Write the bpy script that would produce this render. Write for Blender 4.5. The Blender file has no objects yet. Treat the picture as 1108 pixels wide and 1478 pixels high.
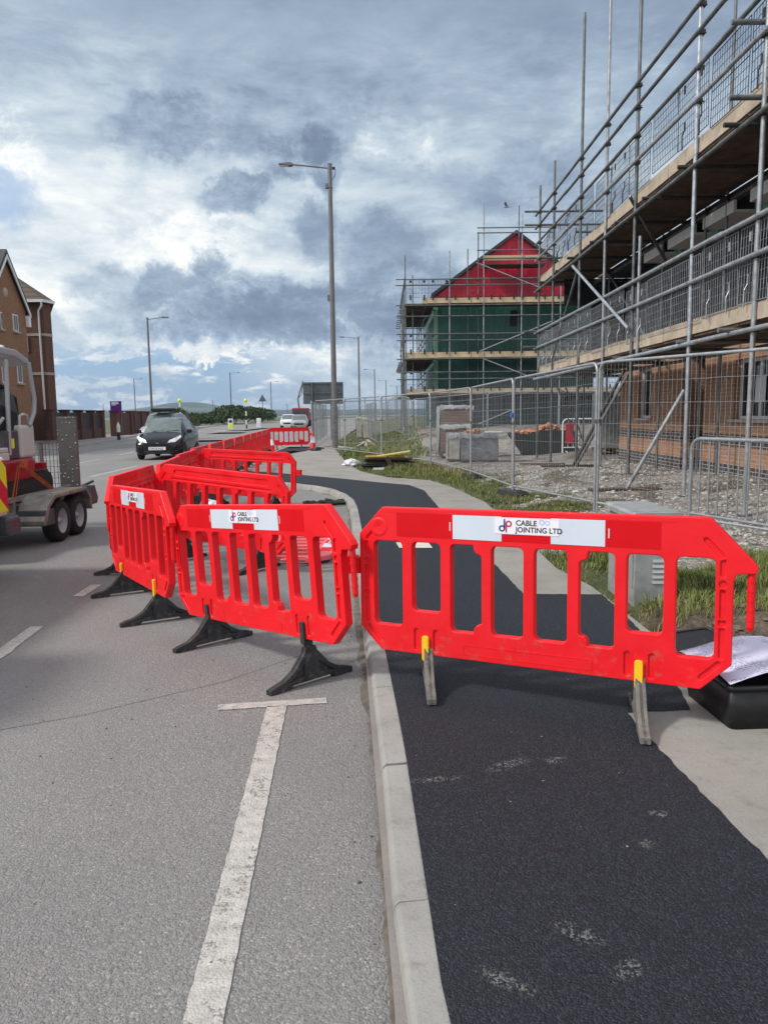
import bpy, math, random
from mathutils import Vector, Matrix, noise
R_ = math.radians
random.seed(7)
scn = bpy.context.scene
COL = scn.collection

# ------------------------------------------------------------------ camera maths (photo pixels -> real points)
F, CX, CY, EYE = 1110.0, 554.0, 739.0, 1.55
TH = math.atan(142/1110); ROLL = R_(.7)
def ray(u, v):
    x, y = (u-CX)/F, (CY-v)/F
    c, s = math.cos(ROLL), math.sin(ROLL)
    a, b = c*x+s*y, -s*x+c*y
    c, s = math.cos(TH), math.sin(TH)
    return Vector((a, c+b*s, -s+b*c))
def gz(u, v, z=0.0):
    d = ray(u, v); return Vector((0, 0, EYE)) + d*((z-EYE)/d.z)
def at(u, v, Y):
    d = ray(u, v); return Vector((0, 0, EYE)) + d*(Y/d.y)
def atx(u, v, X):
    d = ray(u, v); return Vector((0, 0, EYE)) + d*(X/d.x)
def ss(t):
    t = min(1, max(0, t)); return t*t*(3-2*t)

# ------------------------------------------------------------------ materials
class NT:
    def __init__(s, tree): s.t = tree; s.n = tree.nodes; s.l = tree.links
    def add(s, typ, **kw):
        n = s.n.new(typ)
        for k, v in kw.items(): setattr(n, k, v)
        return n
    def put(s, sock, val):
        if isinstance(val, bpy.types.NodeSocket): s.l.new(val, sock)
        elif val is not None:
            if isinstance(val, (tuple, list)) and len(val) == 3 and sock.type == 'RGBA': val = (*val, 1)
            sock.default_value = val
    def math(s, op, a, b=None, c=None, clamp=False):
        n = s.add('ShaderNodeMath', operation=op, use_clamp=clamp)
        s.put(n.inputs[0], a)
        if b is not None: s.put(n.inputs[1], b)
        if c is not None: s.put(n.inputs[2], c)
        return n.outputs[0]
    def noise(s, vec, scale, detail=4, rough=.55, dist=0):
        n = s.add('ShaderNodeTexNoise'); s.put(n.inputs['Vector'], vec)
        n.inputs['Scale'].default_value = scale; n.inputs['Detail'].default_value = detail
        n.inputs['Roughness'].default_value = rough; n.inputs['Distortion'].default_value = dist
        return n.outputs['Fac'], n.outputs['Color']
    def voro(s, vec, scale, feature='F1'):
        n = s.add('ShaderNodeTexVoronoi', feature=feature); s.put(n.inputs['Vector'], vec)
        n.inputs['Scale'].default_value = scale
        return n
    def ramp(s, fac, stops, interp='LINEAR'):
        n = s.add('ShaderNodeValToRGB'); s.put(n.inputs[0], fac); cr = n.color_ramp; cr.interpolation = interp
        while len(cr.elements) < len(stops): cr.elements.new(.5)
        for e, (p, c) in zip(cr.elements, stops):
            e.position = p; e.color = (*c, 1) if isinstance(c, (tuple, list)) else (c, c, c, 1)
        return n.outputs[0]
    def mix(s, fac, a, b, blend='MIX'):
        n = s.add('ShaderNodeMix', data_type='RGBA', blend_type=blend)
        s.put(n.inputs[0], fac); s.put(n.inputs[6], a); s.put(n.inputs[7], b)
        return n.outputs[2]
    def mrange(s, v, a, b, c=0.0, d=1.0, smooth=True):
        n = s.add('ShaderNodeMapRange', interpolation_type='SMOOTHSTEP' if smooth else 'LINEAR')
        s.put(n.inputs[0], v)
        for i, x in enumerate((a, b, c, d)): n.inputs[i+1].default_value = x
        return n.outputs[0]
    def vmath(s, op, a, b=None):
        n = s.add('ShaderNodeVectorMath', operation=op); s.put(n.inputs[0], a)
        if b is not None: s.put(n.inputs[1], b)
        return n.outputs['Value'] if op in ('DISTANCE', 'LENGTH', 'DOT_PRODUCT') else n.outputs[0]
    def sep(s, v):
        n = s.add('ShaderNodeSeparateXYZ'); s.put(n.inputs[0], v); return n.outputs
    def comb(s, x, y, z=0.0):
        n = s.add('ShaderNodeCombineXYZ'); s.put(n.inputs[0], x); s.put(n.inputs[1], y); s.put(n.inputs[2], z); return n.outputs[0]
    def bump(s, h, strength, dist=.01, nrm=None):
        n = s.add('ShaderNodeBump'); s.put(n.inputs['Height'], h); n.inputs['Strength'].default_value = strength
        n.inputs['Distance'].default_value = dist
        if nrm is not None: s.put(n.inputs['Normal'], nrm)
        return n.outputs[0]

def newmat(name):
    m = bpy.data.materials.new(name); m.use_nodes = True
    t = NT(m.node_tree); b = m.node_tree.nodes['Principled BSDF']
    tc = t.add('ShaderNodeTexCoord').outputs['Object']
    return m, t, b, tc
MAT = {}
def pm(name, col, rough=.6, metal=0.0, var=.2, scale=6, bump=0.0, bscale=60, dirt=0.0, spec=None, dirtcol=(.18, .16, .14), coat=0):
    m, t, b, tc = newmat(name)
    f, _ = t.noise(tc, scale, 6)
    lo = tuple(c*(1-var) for c in col); hi = tuple(min(1, c*(1+var)) for c in col)
    c = t.ramp(f, [(.3, lo), (.7, hi)])
    if dirt:
        d, _ = t.noise(tc, scale*2.3, 8, .7)
        c = t.mix(t.mrange(d, .62-.25*dirt, .85-.2*dirt), c, dirtcol)
    t.put(b.inputs['Base Color'], c)
    g, _ = t.noise(tc, scale*4, 3)
    t.put(b.inputs['Roughness'], t.mrange(g, .3, .7, max(0, rough-.08), min(1, rough+.1)))
    b.inputs['Metallic'].default_value = metal
    if spec is not None: b.inputs['Specular IOR Level'].default_value = spec
    if coat: b.inputs['Coat Weight'].default_value = coat
    if bump:
        h, _ = t.noise(tc, bscale, 4); t.put(b.inputs['Normal'], t.bump(h, bump, .004))
    MAT[name] = m; return m

pm('red_plastic', (.82, .006, .014), .42, var=.10, scale=3, bump=.15, bscale=11, spec=.35)
pm('faded_red_plastic', (.80, .13, .14), .5, var=.12, scale=3, bump=.2, bscale=20, dirt=.3, dirtcol=(.75, .35, .33))
pm('red_sheet', (.63, .002, .008), .5, var=.03, scale=2, spec=.2)
pm('white_sheet', (.60, .67, .76), .33, var=.03, scale=2)
pm('white_print', (.8, .8, .86), .4, var=.03)
pm('blue_print', (.02, .035, .25), .4, var=.05)
pm('crimson_print', (.5, .01, .08), .4, var=.05)
pm('pale_blue_print', (.45, .55, .82), .4, var=.05)
pm('black_print', (.02, .02, .03), .4)
pm('black_rubber', (.028, .029, .031), .75, var=.4, scale=9, bump=.3, bscale=80, dirt=.5, dirtcol=(.10, .10, .095))
pm('grey_rubber', (.13, .125, .115), .8, var=.35, scale=12, bump=.4, bscale=80, dirt=.5, dirtcol=(.26, .25, .22))
pm('yellow_plastic', (.85, .50, .01), .45, var=.12, scale=12, dirt=.1)
pm('galv', (.33, .35, .37), .42, .55, var=.3, scale=7, dirt=.25, dirtcol=(.2, .21, .22))
pm('galv_dark', (.15, .16, .165), .5, .5, var=.4, scale=5, dirt=.35, dirtcol=(.09, .08, .075))
pm('galv_bright', (.42, .46, .5), .36, .6, var=.3, scale=9, dirt=.2, dirtcol=(.3, .32, .35))
pm('fence_steel', (.34, .36, .38), .45, .5, var=.2, scale=14, dirt=.2, dirtcol=(.22, .22, .22))
pm('clamp_steel', (.06, .058, .055), .6, .5, var=.4, scale=30)
pm('rusty_steel', (.12, .045, .025), .75, .2, var=.4, scale=20)
pm('black_wire', (.022, .022, .028), .5, .2, var=.2)
pm('board_wood', (.38, .315, .245), .8, var=.25, scale=3, bump=.3, bscale=40, dirt=.3, dirtcol=(.2, .16, .12))
pm('dark_wood', (.10, .065, .045), .9, var=.45, scale=4, bump=.3, bscale=40, dirt=.35, dirtcol=(.05, .04, .035))
pm('new_wood', (.55, .43, .27), .8, var=.15, scale=2)
pm('black_paint', (.006, .006, .008), .16, var=.2, scale=1, spec=.4)
pm('glass_dark', (.012, .016, .02), .06, var=.1, spec=.8)
pm('windscreen', (.10, .13, .13), .06, var=.3, scale=3, spec=.9)
pm('chrome', (.7, .7, .72), .15, .9, var=.1)
pm('lamp_glass', (.6, .63, .66), .12, var=.25, scale=30, spec=.8)
pm('white_paint', (.72, .73, .74), .35, var=.06, dirt=.15)
pm('silver_paint', (.34, .36, .385), .42, .1, var=.06, scale=1)
pm('cream_paint', (.50, .50, .48), .5, var=.08, scale=2)
pm('dark_red_paint', (.30, .008, .02), .35, var=.15, dirt=.2, dirtcol=(.12, .04, .04))
pm('dark_grey_paint', (.05, .055, .062), .45, var=.3, scale=5, dirt=.2)
pm('trailer_steel', (.24, .23, .21), .6, .4, var=.35, scale=6, dirt=.5, dirtcol=(.13, .12, .10))
pm('rubber_track', (.022, .022, .022), .85, var=.4, scale=20, dirt=.4, dirtcol=(.09, .08, .07))
pm('tyre', (.014, .014, .014), .85, var=.3, scale=20, dirt=.2)
pm('orange_strap', (.45, .10, .03), .8, var=.3, scale=20)
pm('hi_yellow', (.65, .75, .02), .4, var=.06)
pm('hi_red', (.5, .01, .04), .4, var=.06)
pm('orange_lens', (.7, .2, .02), .3)
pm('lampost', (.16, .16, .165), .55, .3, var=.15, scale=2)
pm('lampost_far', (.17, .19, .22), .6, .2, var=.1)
pm('sign_back', (.10, .12, .135), .5, .4, var=.15, scale=1.5)
pm('upvc', (.70, .71, .72), .4, var=.04)
pm('stone_trim', (.35, .31, .27), .8, var=.15)
pm('brick_dark_plain', (.10, .035, .028), .9, var=.4, scale=5, bump=.4)
pm('green_membrane', (.004, .058, .046), .55, var=.25, scale=.6, bump=.35, bscale=1.2)
pm('pale_green_sheet', (.16, .32, .24), .6, var=.2, scale=1)
pm('red_membrane', (.40, .003, .022), .5, var=.15, scale=.6, bump=.3, bscale=1.2)
pm('roof_edge', (.03, .032, .035), .6)
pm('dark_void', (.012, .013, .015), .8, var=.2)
pm('steel_cabinet', (.36, .38, .38), .48, .45, var=.22, scale=5, dirt=.35, dirtcol=(.25, .26, .25))
pm('black_tub', (.010, .010, .012), .5, var=.3, scale=9, dirt=.3, dirtcol=(.03, .03, .03))
pm('polythene', (.34, .35, .36), .25, var=.35, scale=7, bump=.7, bscale=9)
pm('grey_wrap', (.19, .205, .225), .3, var=.5, scale=4, bump=.8, bscale=14)
pm('block_stone', (.42, .40, .37), .9, var=.3, scale=6)
pm('white_bag', (.6, .62, .66), .4, var=.25, scale=14, bump=.6, bscale=20)
pm('rubble_brick', (.5, .22, .12), .9, var=.35, scale=9)
pm('tarmac_chunk', (.028, .027, .026), .9, var=.5, scale=40, bump=.6)
pm('skip_paint', (.010, .018, .018), .5, var=.3, scale=3, dirt=.3, dirtcol=(.03, .03, .028))
pm('purple', (.07, .015, .18), .4)
pm('magenta', (.22, .01, .20), .4)
pm('bollard_white', (.7, .7, .68), .5)
pm('bark', (.05, .035, .025), .9)
pm('ply_yellow', (.5, .42, .12), .7, var=.25)
pm('ochre_board', (.42, .25, .03), .7, var=.3)
pm('mud', (.13, .10, .075), .95, var=.4, scale=12)
pm('gutter_mud', (.12, .105, .088), .95, var=.4, scale=14, bump=.8, bscale=120, dirt=.5, dirtcol=(.08, .07, .055))
pm('bird_grey', (.2, .2, .22), .7)
pm('blue_tie', (.02, .12, .5), .5)
pm('blue_door', (.012, .018, .04), .4)
pm('pier_brick_far', (.07, .022, .018), .9, var=.4, scale=6)
pm('fence_panel_dark', (.035, .03, .03), .8, var=.4, scale=4)

def leafmat(name, a, b_, c_):
    m, t, b, tc = newmat(name)
    g = t.add('ShaderNodeNewGeometry')
    rnd = g.outputs['Random Per Island']
    col = t.ramp(rnd, [(0, a), (.55, b_), (1, c_)])
    n, _ = t.noise(tc, .9, 3)
    col = t.mix(t.mrange(n, .35, .7, 0, .5), col, c_)
    t.put(b.inputs['Base Color'], col); b.inputs['Roughness'].default_value = .65
    b.inputs['Specular IOR Level'].default_value = .25
    MAT[name] = m
def redmat():
    m, t, b, tc = newmat('red_plastic'); o = t.sep(tc)
    n, _ = t.noise(tc, 2.2, 5); col = t.ramp(n, [(.3, (.72, .004, .010)), (.7, (.86, .008, .018))])
    s1, _ = t.noise(t.vmath('MULTIPLY', tc, (6, 1, 40)), 3, 6, .7); col = t.mix(t.mrange(s1, .57, .70, 0, .45), col, (.74, .06, .07))
    d, _ = t.noise(tc, 16, 8, .75); low = t.mrange(o[2], .62, .20, 0, .12)
    col = t.mix(t.mrange(t.math('ADD', d, low), .63, .80, 0, .6), col, (.36, .11, .08))
    t.put(b.inputs['Base Color'], col)
    r, _ = t.noise(tc, 9, 6, .7); t.put(b.inputs['Roughness'], t.mrange(r, .3, .7, .34, .6)); b.inputs['Specular IOR Level'].default_value = .4
    h, _ = t.noise(tc, 7, 4); t.put(b.inputs['Normal'], t.bump(h, .2, .008)); MAT['red_plastic'] = m
redmat()
leafmat('grass_blade', (.05, .10, .018), (.10, .165, .03), (.23, .24, .085))
leafmat('dry_grass', (.22, .19, .075), (.33, .28, .13), (.12, .15, .03))
leafmat('shrub_leaf', (.014, .03, .010), (.03, .055, .015), (.055, .085, .025))
leafmat('spiky_leaf', (.03, .045, .02), (.07, .09, .035), (.12, .12, .06))

def brickmat(name, c1, c2, mortar, bands=None, scale=1.0):
    m, t, b, tc = newmat(name)
    o = t.sep(tc)
    vec = t.comb(t.math('ADD', o[0], o[1]), o[2])
    def br(a, bb, mo):
        n = t.add('ShaderNodeTexBrick'); t.put(n.inputs['Vector'], vec)
        n.offset = .5; n.inputs['Scale'].default_value = scale
        n.inputs['Brick Width'].default_value = .225; n.inputs['Row Height'].default_value = .075
        n.inputs['Mortar Size'].default_value = .006; n.inputs['Bias'].default_value = 0
        n.inputs['Color1'].default_value = (*a, 1); n.inputs['Color2'].default_value = (*bb, 1); n.inputs['Mortar'].default_value = (*mo, 1)
        return n
    n1 = br(c1, c2, mortar); col = n1.outputs[0]
    f, _ = t.noise(tc, 2.2, 6); col = t.mix(t.mrange(f, .3, .75, 0, .45), col, tuple(x*.6 for x in c1))
    f2, _ = t.noise(tc, 30, 3); col = t.mix(t.mrange(f2, .4, .7, 0, .25), col, tuple(min(1, x*1.3) for x in c2))
    if bands:
        n2 = br((.035, .035, .045), (.06, .06, .07), mortar)
        k = 0.0
        for z0, z1 in bands:
            w = t.math('MULTIPLY', t.math('GREATER_THAN', o[2], z0), t.math('LESS_THAN', o[2], z1))
            k = t.math('ADD', k, w)
        col = t.mix(k, col, n2.outputs[0])
    t.put(b.inputs['Base Color'], col); b.inputs['Roughness'].default_value = .88
    t.put(b.inputs['Normal'], t.bump(t.math('SUBTRACT', 1.0, n1.outputs['Fac']), .5, .006))
    MAT[name] = m
brickmat('site_brick', (.38, .20, .12), (.29, .15, .085), (.42, .38, .32), bands=[(.0, .52), (.86, 1.085)])
brickmat('flat_brick', (.30, .145, .075), (.23, .10, .052), (.26, .19, .14))
brickmat('flat_brick_dark', (.13, .055, .036), (.10, .042, .028), (.16, .11, .09))
brickmat('wall_brick', (.10, .035, .026), (.07, .025, .022), (.12, .09, .08))
brickmat('pallet_brick', (.28, .19, .155), (.22, .15, .125), (.12, .10, .09), scale=.8)

def striped(name, c1, c2, per, axis=2, rough=.8, bump=.5):
    m, t, b, tc = newmat(name)
    o = t.sep(tc)[axis]
    f = t.math('FRACT', t.math('DIVIDE', o, per))
    k = t.mrange(t.math('ABSOLUTE', t.math('SUBTRACT', f, .5)), .25, .42)
    n, _ = t.noise(tc, 3, 5)
    col = t.mix(t.mrange(n, .3, .7, 0, .5), t.mix(k, c1, c2), tuple(x*.7 for x in c1))
    t.put(b.inputs['Base Color'], col); b.inputs['Roughness'].default_value = rough
    t.put(b.inputs['Normal'], t.bump(k, bump, .02)); MAT[name] = m
def membrane(name, c):
    m, t, b, tc = newmat(name); o = t.sep(tc); n, _ = t.noise(tc, .7, 5); col = t.ramp(n, [(.3, tuple(x*.7 for x in c)), (.7, tuple(x*1.3 for x in c))])
    fx = t.math('ABSOLUTE', t.math('SUBTRACT', t.math('FRACT', t.math('DIVIDE', t.math('ADD', o[0], o[1]), .6)), .5)); fz = t.math('ABSOLUTE', t.math('SUBTRACT', t.math('FRACT', t.math('DIVIDE', o[2], 1.35)), .5))
    bat = t.mrange(fx, .455, .47); lap = t.mrange(fz, .485, .495)
    col = t.mix(t.math('MULTIPLY', t.math('MAXIMUM', bat, lap), .5), col, tuple(x*.45 for x in c))
    w, _ = t.noise(t.vmath('MULTIPLY', tc, (3, 3, .8)), 1.4, 5, .6); t.put(b.inputs['Base Color'], col); b.inputs['Roughness'].default_value = .5
    t.put(b.inputs['Normal'], t.bump(bat, .5, .03, t.bump(w, .6, .12))); MAT[name] = m
membrane('green_membrane', (.006, .078, .060)); membrane('red_membrane', (.50, .002, .034))
striped('dark_cladding', (.05, .052, .055), (.015, .015, .017), .16, 1, .6)
striped('roof_tile', (.10, .07, .04), (.03, .028, .03), .33, 2)
striped('hoarding_green', (.005, .05, .042), (.003, .03, .026), .25, 0, .6)

# --- road surface
def roadmat():
    m, t, b, tc = newmat('road_asphalt')
    _, wn = t.noise(tc, 70, 3, .6); tw = t.vmath('ADD', tc, t.vmath('MULTIPLY', t.vmath('SUBTRACT', wn, (.5, .5, .5)), (.016, .016, .016)))
    v = t.voro(tw, 135); v2 = t.voro(tw, 50)
    stone = t.ramp(v.outputs['Distance'], [(.0, .62), (.55, .5), (.9, .28)])
    base = t.ramp(t.sep(v.outputs['Color'])[0], [(0, (.19, .186, .183)), (.6, (.235, .23, .226)), (.93, (.275, .27, .263)), (1, (.37, .36, .345))])
    col = t.mix(.6, base, stone, 'OVERLAY')
    n, _ = t.noise(tc, .55, 6, .6); col = t.mix(t.mrange(n, .35, .7, 0, .45), col, (.16, .16, .165))
    n2, _ = t.noise(tc, 1.3, 7, .65); col = t.mix(t.mrange(n2, .58, .78, 0, .5), col, (.31, .265, .225))
    n3, _ = t.noise(tc, 5.0, 9, .75); col = t.mix(t.mrange(n3, .66, .76, 0, .55), col, (.34, .34, .33))
    # tyre-polished lighter lanes running with the road
    o = t.sep(tc)
    w = t.math('SINE', t.math('MULTIPLY', t.math('ADD', o[0], t.math('MULTIPLY', o[1], .03)), 2.6))
    col = t.mix(t.mrange(w, -.2, 1, 0, .15), col, (.33, .33, .33))
    t.put(b.inputs['Base Color'], col); b.inputs['Roughness'].default_value = .82
    b.inputs['Specular IOR Level'].default_value = .3
    h = t.math('ADD', t.math('MULTIPLY', v.outputs['Distance'], -1.0), t.math('MULTIPLY', v2.outputs['Distance'], -.5))
    nb, _ = t.noise(tc, 60, 5)
    h = t.math('ADD', h, t.math('MULTIPLY', nb, .7))
    t.put(b.inputs['Normal'], t.bump(h, .8, .0055))
    MAT['road_asphalt'] = m
roadmat()
def tarmat():
    m, t, b, tc = newmat('fresh_tarmac')
    _, wn = t.noise(tc, 80, 3, .6); tw = t.vmath('ADD', tc, t.vmath('MULTIPLY', t.vmath('SUBTRACT', wn, (.5, .5, .5)), (.012, .012, .012)))
    v = t.voro(tw, 150); n0, _ = t.noise(tc, 95, 4, .6)
    col = t.ramp(t.sep(v.outputs['Color'])[0], [(0, (.006, .0082, .013)), (.6, (.012, .0162, .025)), (1, (.032, .042, .060))])
    n, _ = t.noise(tc, .8, 4); col = t.mix(t.mrange(n, .35, .75, 0, .45), col, (.022, .027, .036))
    # dusty boot scuffs, each with its own shape: stones in small patches have picked up pale dust
    k = None
    spots = [(.53, 1.98, .075, .032, -.75), (.62, 1.84, .05, .03, .5), (.50, 3.02, .12, .035, .5), (.70, 3.06, .05, .03, .2),
             (.98, 2.62, .04, .02, 0), (.30, 1.80, .08, .03, -.6), (.87, 2.42, .03, .03, 0), (.2, 2.9, .12, .02, .1)]
    _, wv = t.noise(tc, 30, 4, .7); wt = t.vmath('ADD', tc, t.vmath('MULTIPLY', t.vmath('SUBTRACT', wv, (.5, .5, .5)), (.07, .07, 0)))
    for (x, y, rx, ry, a) in spots:
        mp = t.add('ShaderNodeMapping', vector_type='TEXTURE'); t.put(mp.inputs[0], wt)
        mp.inputs['Location'].default_value = (x, y, .104); mp.inputs['Rotation'].default_value = (0, 0, a); mp.inputs['Scale'].default_value = (rx, ry, 1)
        L = t.mrange(t.vmath('LENGTH', mp.outputs[0]), .4, 1.3, 1, 0)
        k = L if k is None else t.math('MAXIMUM', k, L)
    gk = t.mrange(t.sep(v.outputs['Color'])[1], .62, .75)
    big, _ = t.noise(tc, 4.5, 8, .7)
    k = t.math('MAXIMUM', t.math('MULTIPLY', k, .8), t.mrange(big, .64, .82, 0, .35))
    col = t.mix(t.math('MULTIPLY', t.math('MULTIPLY', k, gk), .75), col, (.26, .265, .25))
    s, _ = t.noise(tc, 38, 1); col = t.mix(t.mrange(s, .80, .82), col, (.45, .42, .3))
    t.put(b.inputs['Base Color'], col)
    t.put(b.inputs['Roughness'], t.mrange(n0, .3, .7, .5, .85)); b.inputs['Specular IOR Level'].default_value = .38
    h = t.math('ADD', t.math('MULTIPLY', v.outputs['Distance'], -1.0), t.math('MULTIPLY', n0, .9))
    t.put(b.inputs['Normal'], t.bump(h, 1.0, .008)); MAT['fresh_tarmac'] = m
tarmat()
def concmat(name, c, stain, joint=None):
    m, t, b, tc = newmat(name)
    n, _ = t.noise(tc, 1.6, 9, .65); col = t.ramp(n, [(.3, tuple(x*.78 for x in c)), (.5, c), (.72, tuple(min(1, x*1.15) for x in c))])
    n2, _ = t.noise(tc, 11, 8, .7); col = t.mix(t.mrange(n2, .5, .75, 0, .7), col, stain)
    n3, _ = t.noise(tc, 90, 5, .75); col = t.mix(t.mrange(n3, .52, .72, 0, .5), col, tuple(x*.5 for x in c))
    n4, _ = t.noise(tc, 28, 6, .8); col = t.mix(t.mrange(n4, .62, .70, 0, .6), col, tuple(x*.42 for x in c)); col = t.mix(t.mrange(n4, .36, .30, 0, .5), col, tuple(min(1, x*1.45) for x in c))
    t.put(b.inputs['Base Color'], col); b.inputs['Roughness'].default_value = .9
    t.put(b.inputs['Normal'], t.bump(n3, .75, .005, t.bump(n4, .5, .008))); MAT[name] = m
concmat('kerb_concrete', (.30, .295, .28), (.17, .16, .145))
concmat('path_concrete', (.27, .258, .238), (.18, .168, .15))
concmat('far_path', (.24, .22, .21), (.18, .165, .155))
concmat('cover_concrete', (.55, .53, .48), (.42, .4, .36))
def paintmat():
    m, t, b, tc = newmat('worn_line_paint')
    v = t.voro(tc, 105); n, _ = t.noise(tc, 14, 8, .75); n2, _ = t.noise(tc, 3, 4)
    k = t.math('ADD', n, t.math('MULTIPLY', t.math('SUBTRACT', .4, v.outputs['Distance']), .25))
    k = t.math('ADD', k, t.math('MULTIPLY', t.math('SUBTRACT', n2, .5), .3))
    wear = t.mrange(k, .33, .43, 1, 0)
    pn, _ = t.noise(tc, 22, 5)
    paint = t.ramp(pn, [(.3, (.34, .325, .305)), (.7, (.50, .485, .455))])
    t.put(b.inputs['Base Color'], t.mix(wear, paint, (.19, .185, .18))); b.inputs['Roughness'].default_value = .75
    h = t.math('MULTIPLY', v.outputs['Distance'], -1.0)
    t.put(b.inputs['Normal'], t.bump(h, .5, .006)); MAT['worn_line_paint'] = m
paintmat()
def gravelmat():
    m, t, b, tc = newmat('site_ground')
    a = t.add('ShaderNodeAttribute', attribute_name='zone').outputs['Color']
    zr = t.sep(a)
    v = t.voro(tc, 26); v2 = t.voro(tc, 60)
    g = t.ramp(t.sep(v.outputs['Color'])[0], [(0, (.18, .165, .15)), (.5, (.31, .285, .265)), (.85, (.43, .41, .385)), (1, (.65, .63, .6))])
    g = t.mix(.6, g, t.ramp(v.outputs['Distance'], [(0, .6), (.7, .42), (1, .12)]), 'OVERLAY')
    n, _ = t.noise(tc, 1.1, 6); g = t.mix(t.mrange(n, .45, .7, 0, .6), g, (.20, .165, .14))
    soil_n, _ = t.noise(tc, 7, 8, .7)
    soil = t.ramp(soil_n, [(.3, (.045, .033, .024)), (.55, (.11, .082, .06)), (.75, (.20, .16, .12))])
    gsoil = t.ramp(soil_n, [(.3, (.03, .05, .012)), (.6, (.08, .09, .03)), (.8, (.17, .14, .08))])
    col = t.mix(zr[0], g, soil); col = t.mix(zr[1], col, gsoil)
    t.put(b.inputs['Base Color'], col); b.inputs['Roughness'].default_value = .95
    h = t.math('ADD', t.math('MULTIPLY', v.outputs['Distance'], -1), t.math('MULTIPLY', soil_n, 1.5))
    h = t.math('ADD', h, t.math('MULTIPLY', v2.outputs['Distance'], -.4))
    t.put(b.inputs['Normal'], t.bump(h, .9, .03)); MAT['site_ground'] = m
gravelmat()
def simple(name, stops, scale, rough=.9, bump=.3, bs=.5):
    m, t, b, tc = newmat(name); n, _ = t.noise(tc, scale, 8, .65)
    t.put(b.inputs['Base Color'], t.ramp(n, stops)); b.inputs['Roughness'].default_value = rough
    t.put(b.inputs['Normal'], t.bump(n, bump, bs)); MAT[name] = m
simple('verge_grass', [(.3, (.05, .065, .025)), (.55, (.095, .105, .045)), (.75, (.20, .18, .10))], .35, bs=.1)
simple('earth', [(.3, (.10, .10, .08)), (.7, (.16, .15, .12))], .05)
simple('sea_water', [(.3, (.05, .09, .12)), (.7, (.08, .12, .15))], .01, .15, .2, .3)
def hillmat():
    m, t, b, tc = newmat('hill_fields')
    v = t.voro(tc, .006); n, _ = t.noise(tc, .004, 7, .6)
    c = t.ramp(t.sep(v.outputs['Color'])[1], [(0, (.02, .04, .03)), (.5, (.04, .065, .03)), (1, (.13, .155, .055))])
    z = t.sep(tc)[2]
    c = t.mix(t.mrange(t.math('ADD', z, t.math('MULTIPLY', n, 60)), 20, 75), (.035, .055, .045), c)
    c = t.mix(t.mrange(n, .5, .6), c, (.03, .055, .03))
    hs = t.voro(tc, .03); c = t.mix(t.math('MULTIPLY', t.mrange(hs.outputs['Distance'], .16, .2, 1, 0), t.mrange(z, 0, 22, .6, 0)), c, (.45, .43, .4))
    t.put(b.inputs['Base Color'], c); b.inputs['Roughness'].default_value = 1; MAT['hill_fields'] = m
hillmat()
# paper with lines of drawn text on it
def papermat():
    m, t, b, tc = newmat('plan_paper'); o = t.sep(tc)
    rows = t.math('LESS_THAN', t.math('FRACT', t.math('MULTIPLY', o[1], 70)), .35)
    n, _ = t.noise(t.comb(t.math('MULTIPLY', o[0], 90), t.math('MULTIPLY', t.math('FLOOR', t.math('MULTIPLY', o[1], 70)), 3.7)), 1, 1)
    blk, _ = t.noise(tc, 7, 1)
    k = t.math('MULTIPLY', t.math('MULTIPLY', rows, t.math('GREATER_THAN', n, .47)), t.math('GREATER_THAN', blk, .46))
    t.put(b.inputs['Base Color'], t.mix(t.math('MULTIPLY', k, .8), (.55, .54, .70), (.05, .05, .08))); b.inputs['Roughness'].default_value = .6
    MAT['plan_paper'] = m
papermat()
def chevmat():
    m, t, b, tc = newmat('chevron'); o = t.sep(tc)
    f = t.math('FRACT', t.math('DIVIDE', t.math('ADD', o[2], t.math('MULTIPLY', t.math('ADD', o[1], o[0]), .9)), .42))
    t.put(b.inputs['Base Color'], t.mix(t.math('GREATER_THAN', f, .5), (.62, .72, .02), (.5, .01, .04))); b.inputs['Roughness'].default_value = .35
    MAT['chevron'] = m
    m, t, b, tc = newmat('hazard_tape'); o = t.sep(tc)
    f = t.math('FRACT', t.math('DIVIDE', t.math('ADD', o[1], o[0]), .11))
    t.put(b.inputs['Base Color'], t.mix(t.math('GREATER_THAN', f, .5), (.5, .36, .2), (.16, .14, .12))); MAT['hazard_tape'] = m
    m, t, b, tc = newmat('ramp_plate'); v = t.voro(tc, 17); v.inputs['Randomness'].default_value = .35
    c = t.mix(t.mrange(v.outputs['Distance'], .12, .2, 1, 0), (.14, .14, .14), (.38, .39, .40))
    n, _ = t.noise(tc, 6, 6); c = t.mix(t.mrange(n, .45, .7, 0, .6), c, (.10, .095, .09))
    t.put(b.inputs['Base Color'], c); b.inputs['Metallic'].default_value = .5; b.inputs['Roughness'].default_value = .5
    t.put(b.inputs['Normal'], t.bump(t.mrange(v.outputs['Distance'], .1, .3, 1, 0), .8, .01)); MAT['ramp_plate'] = m
chevmat()

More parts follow.
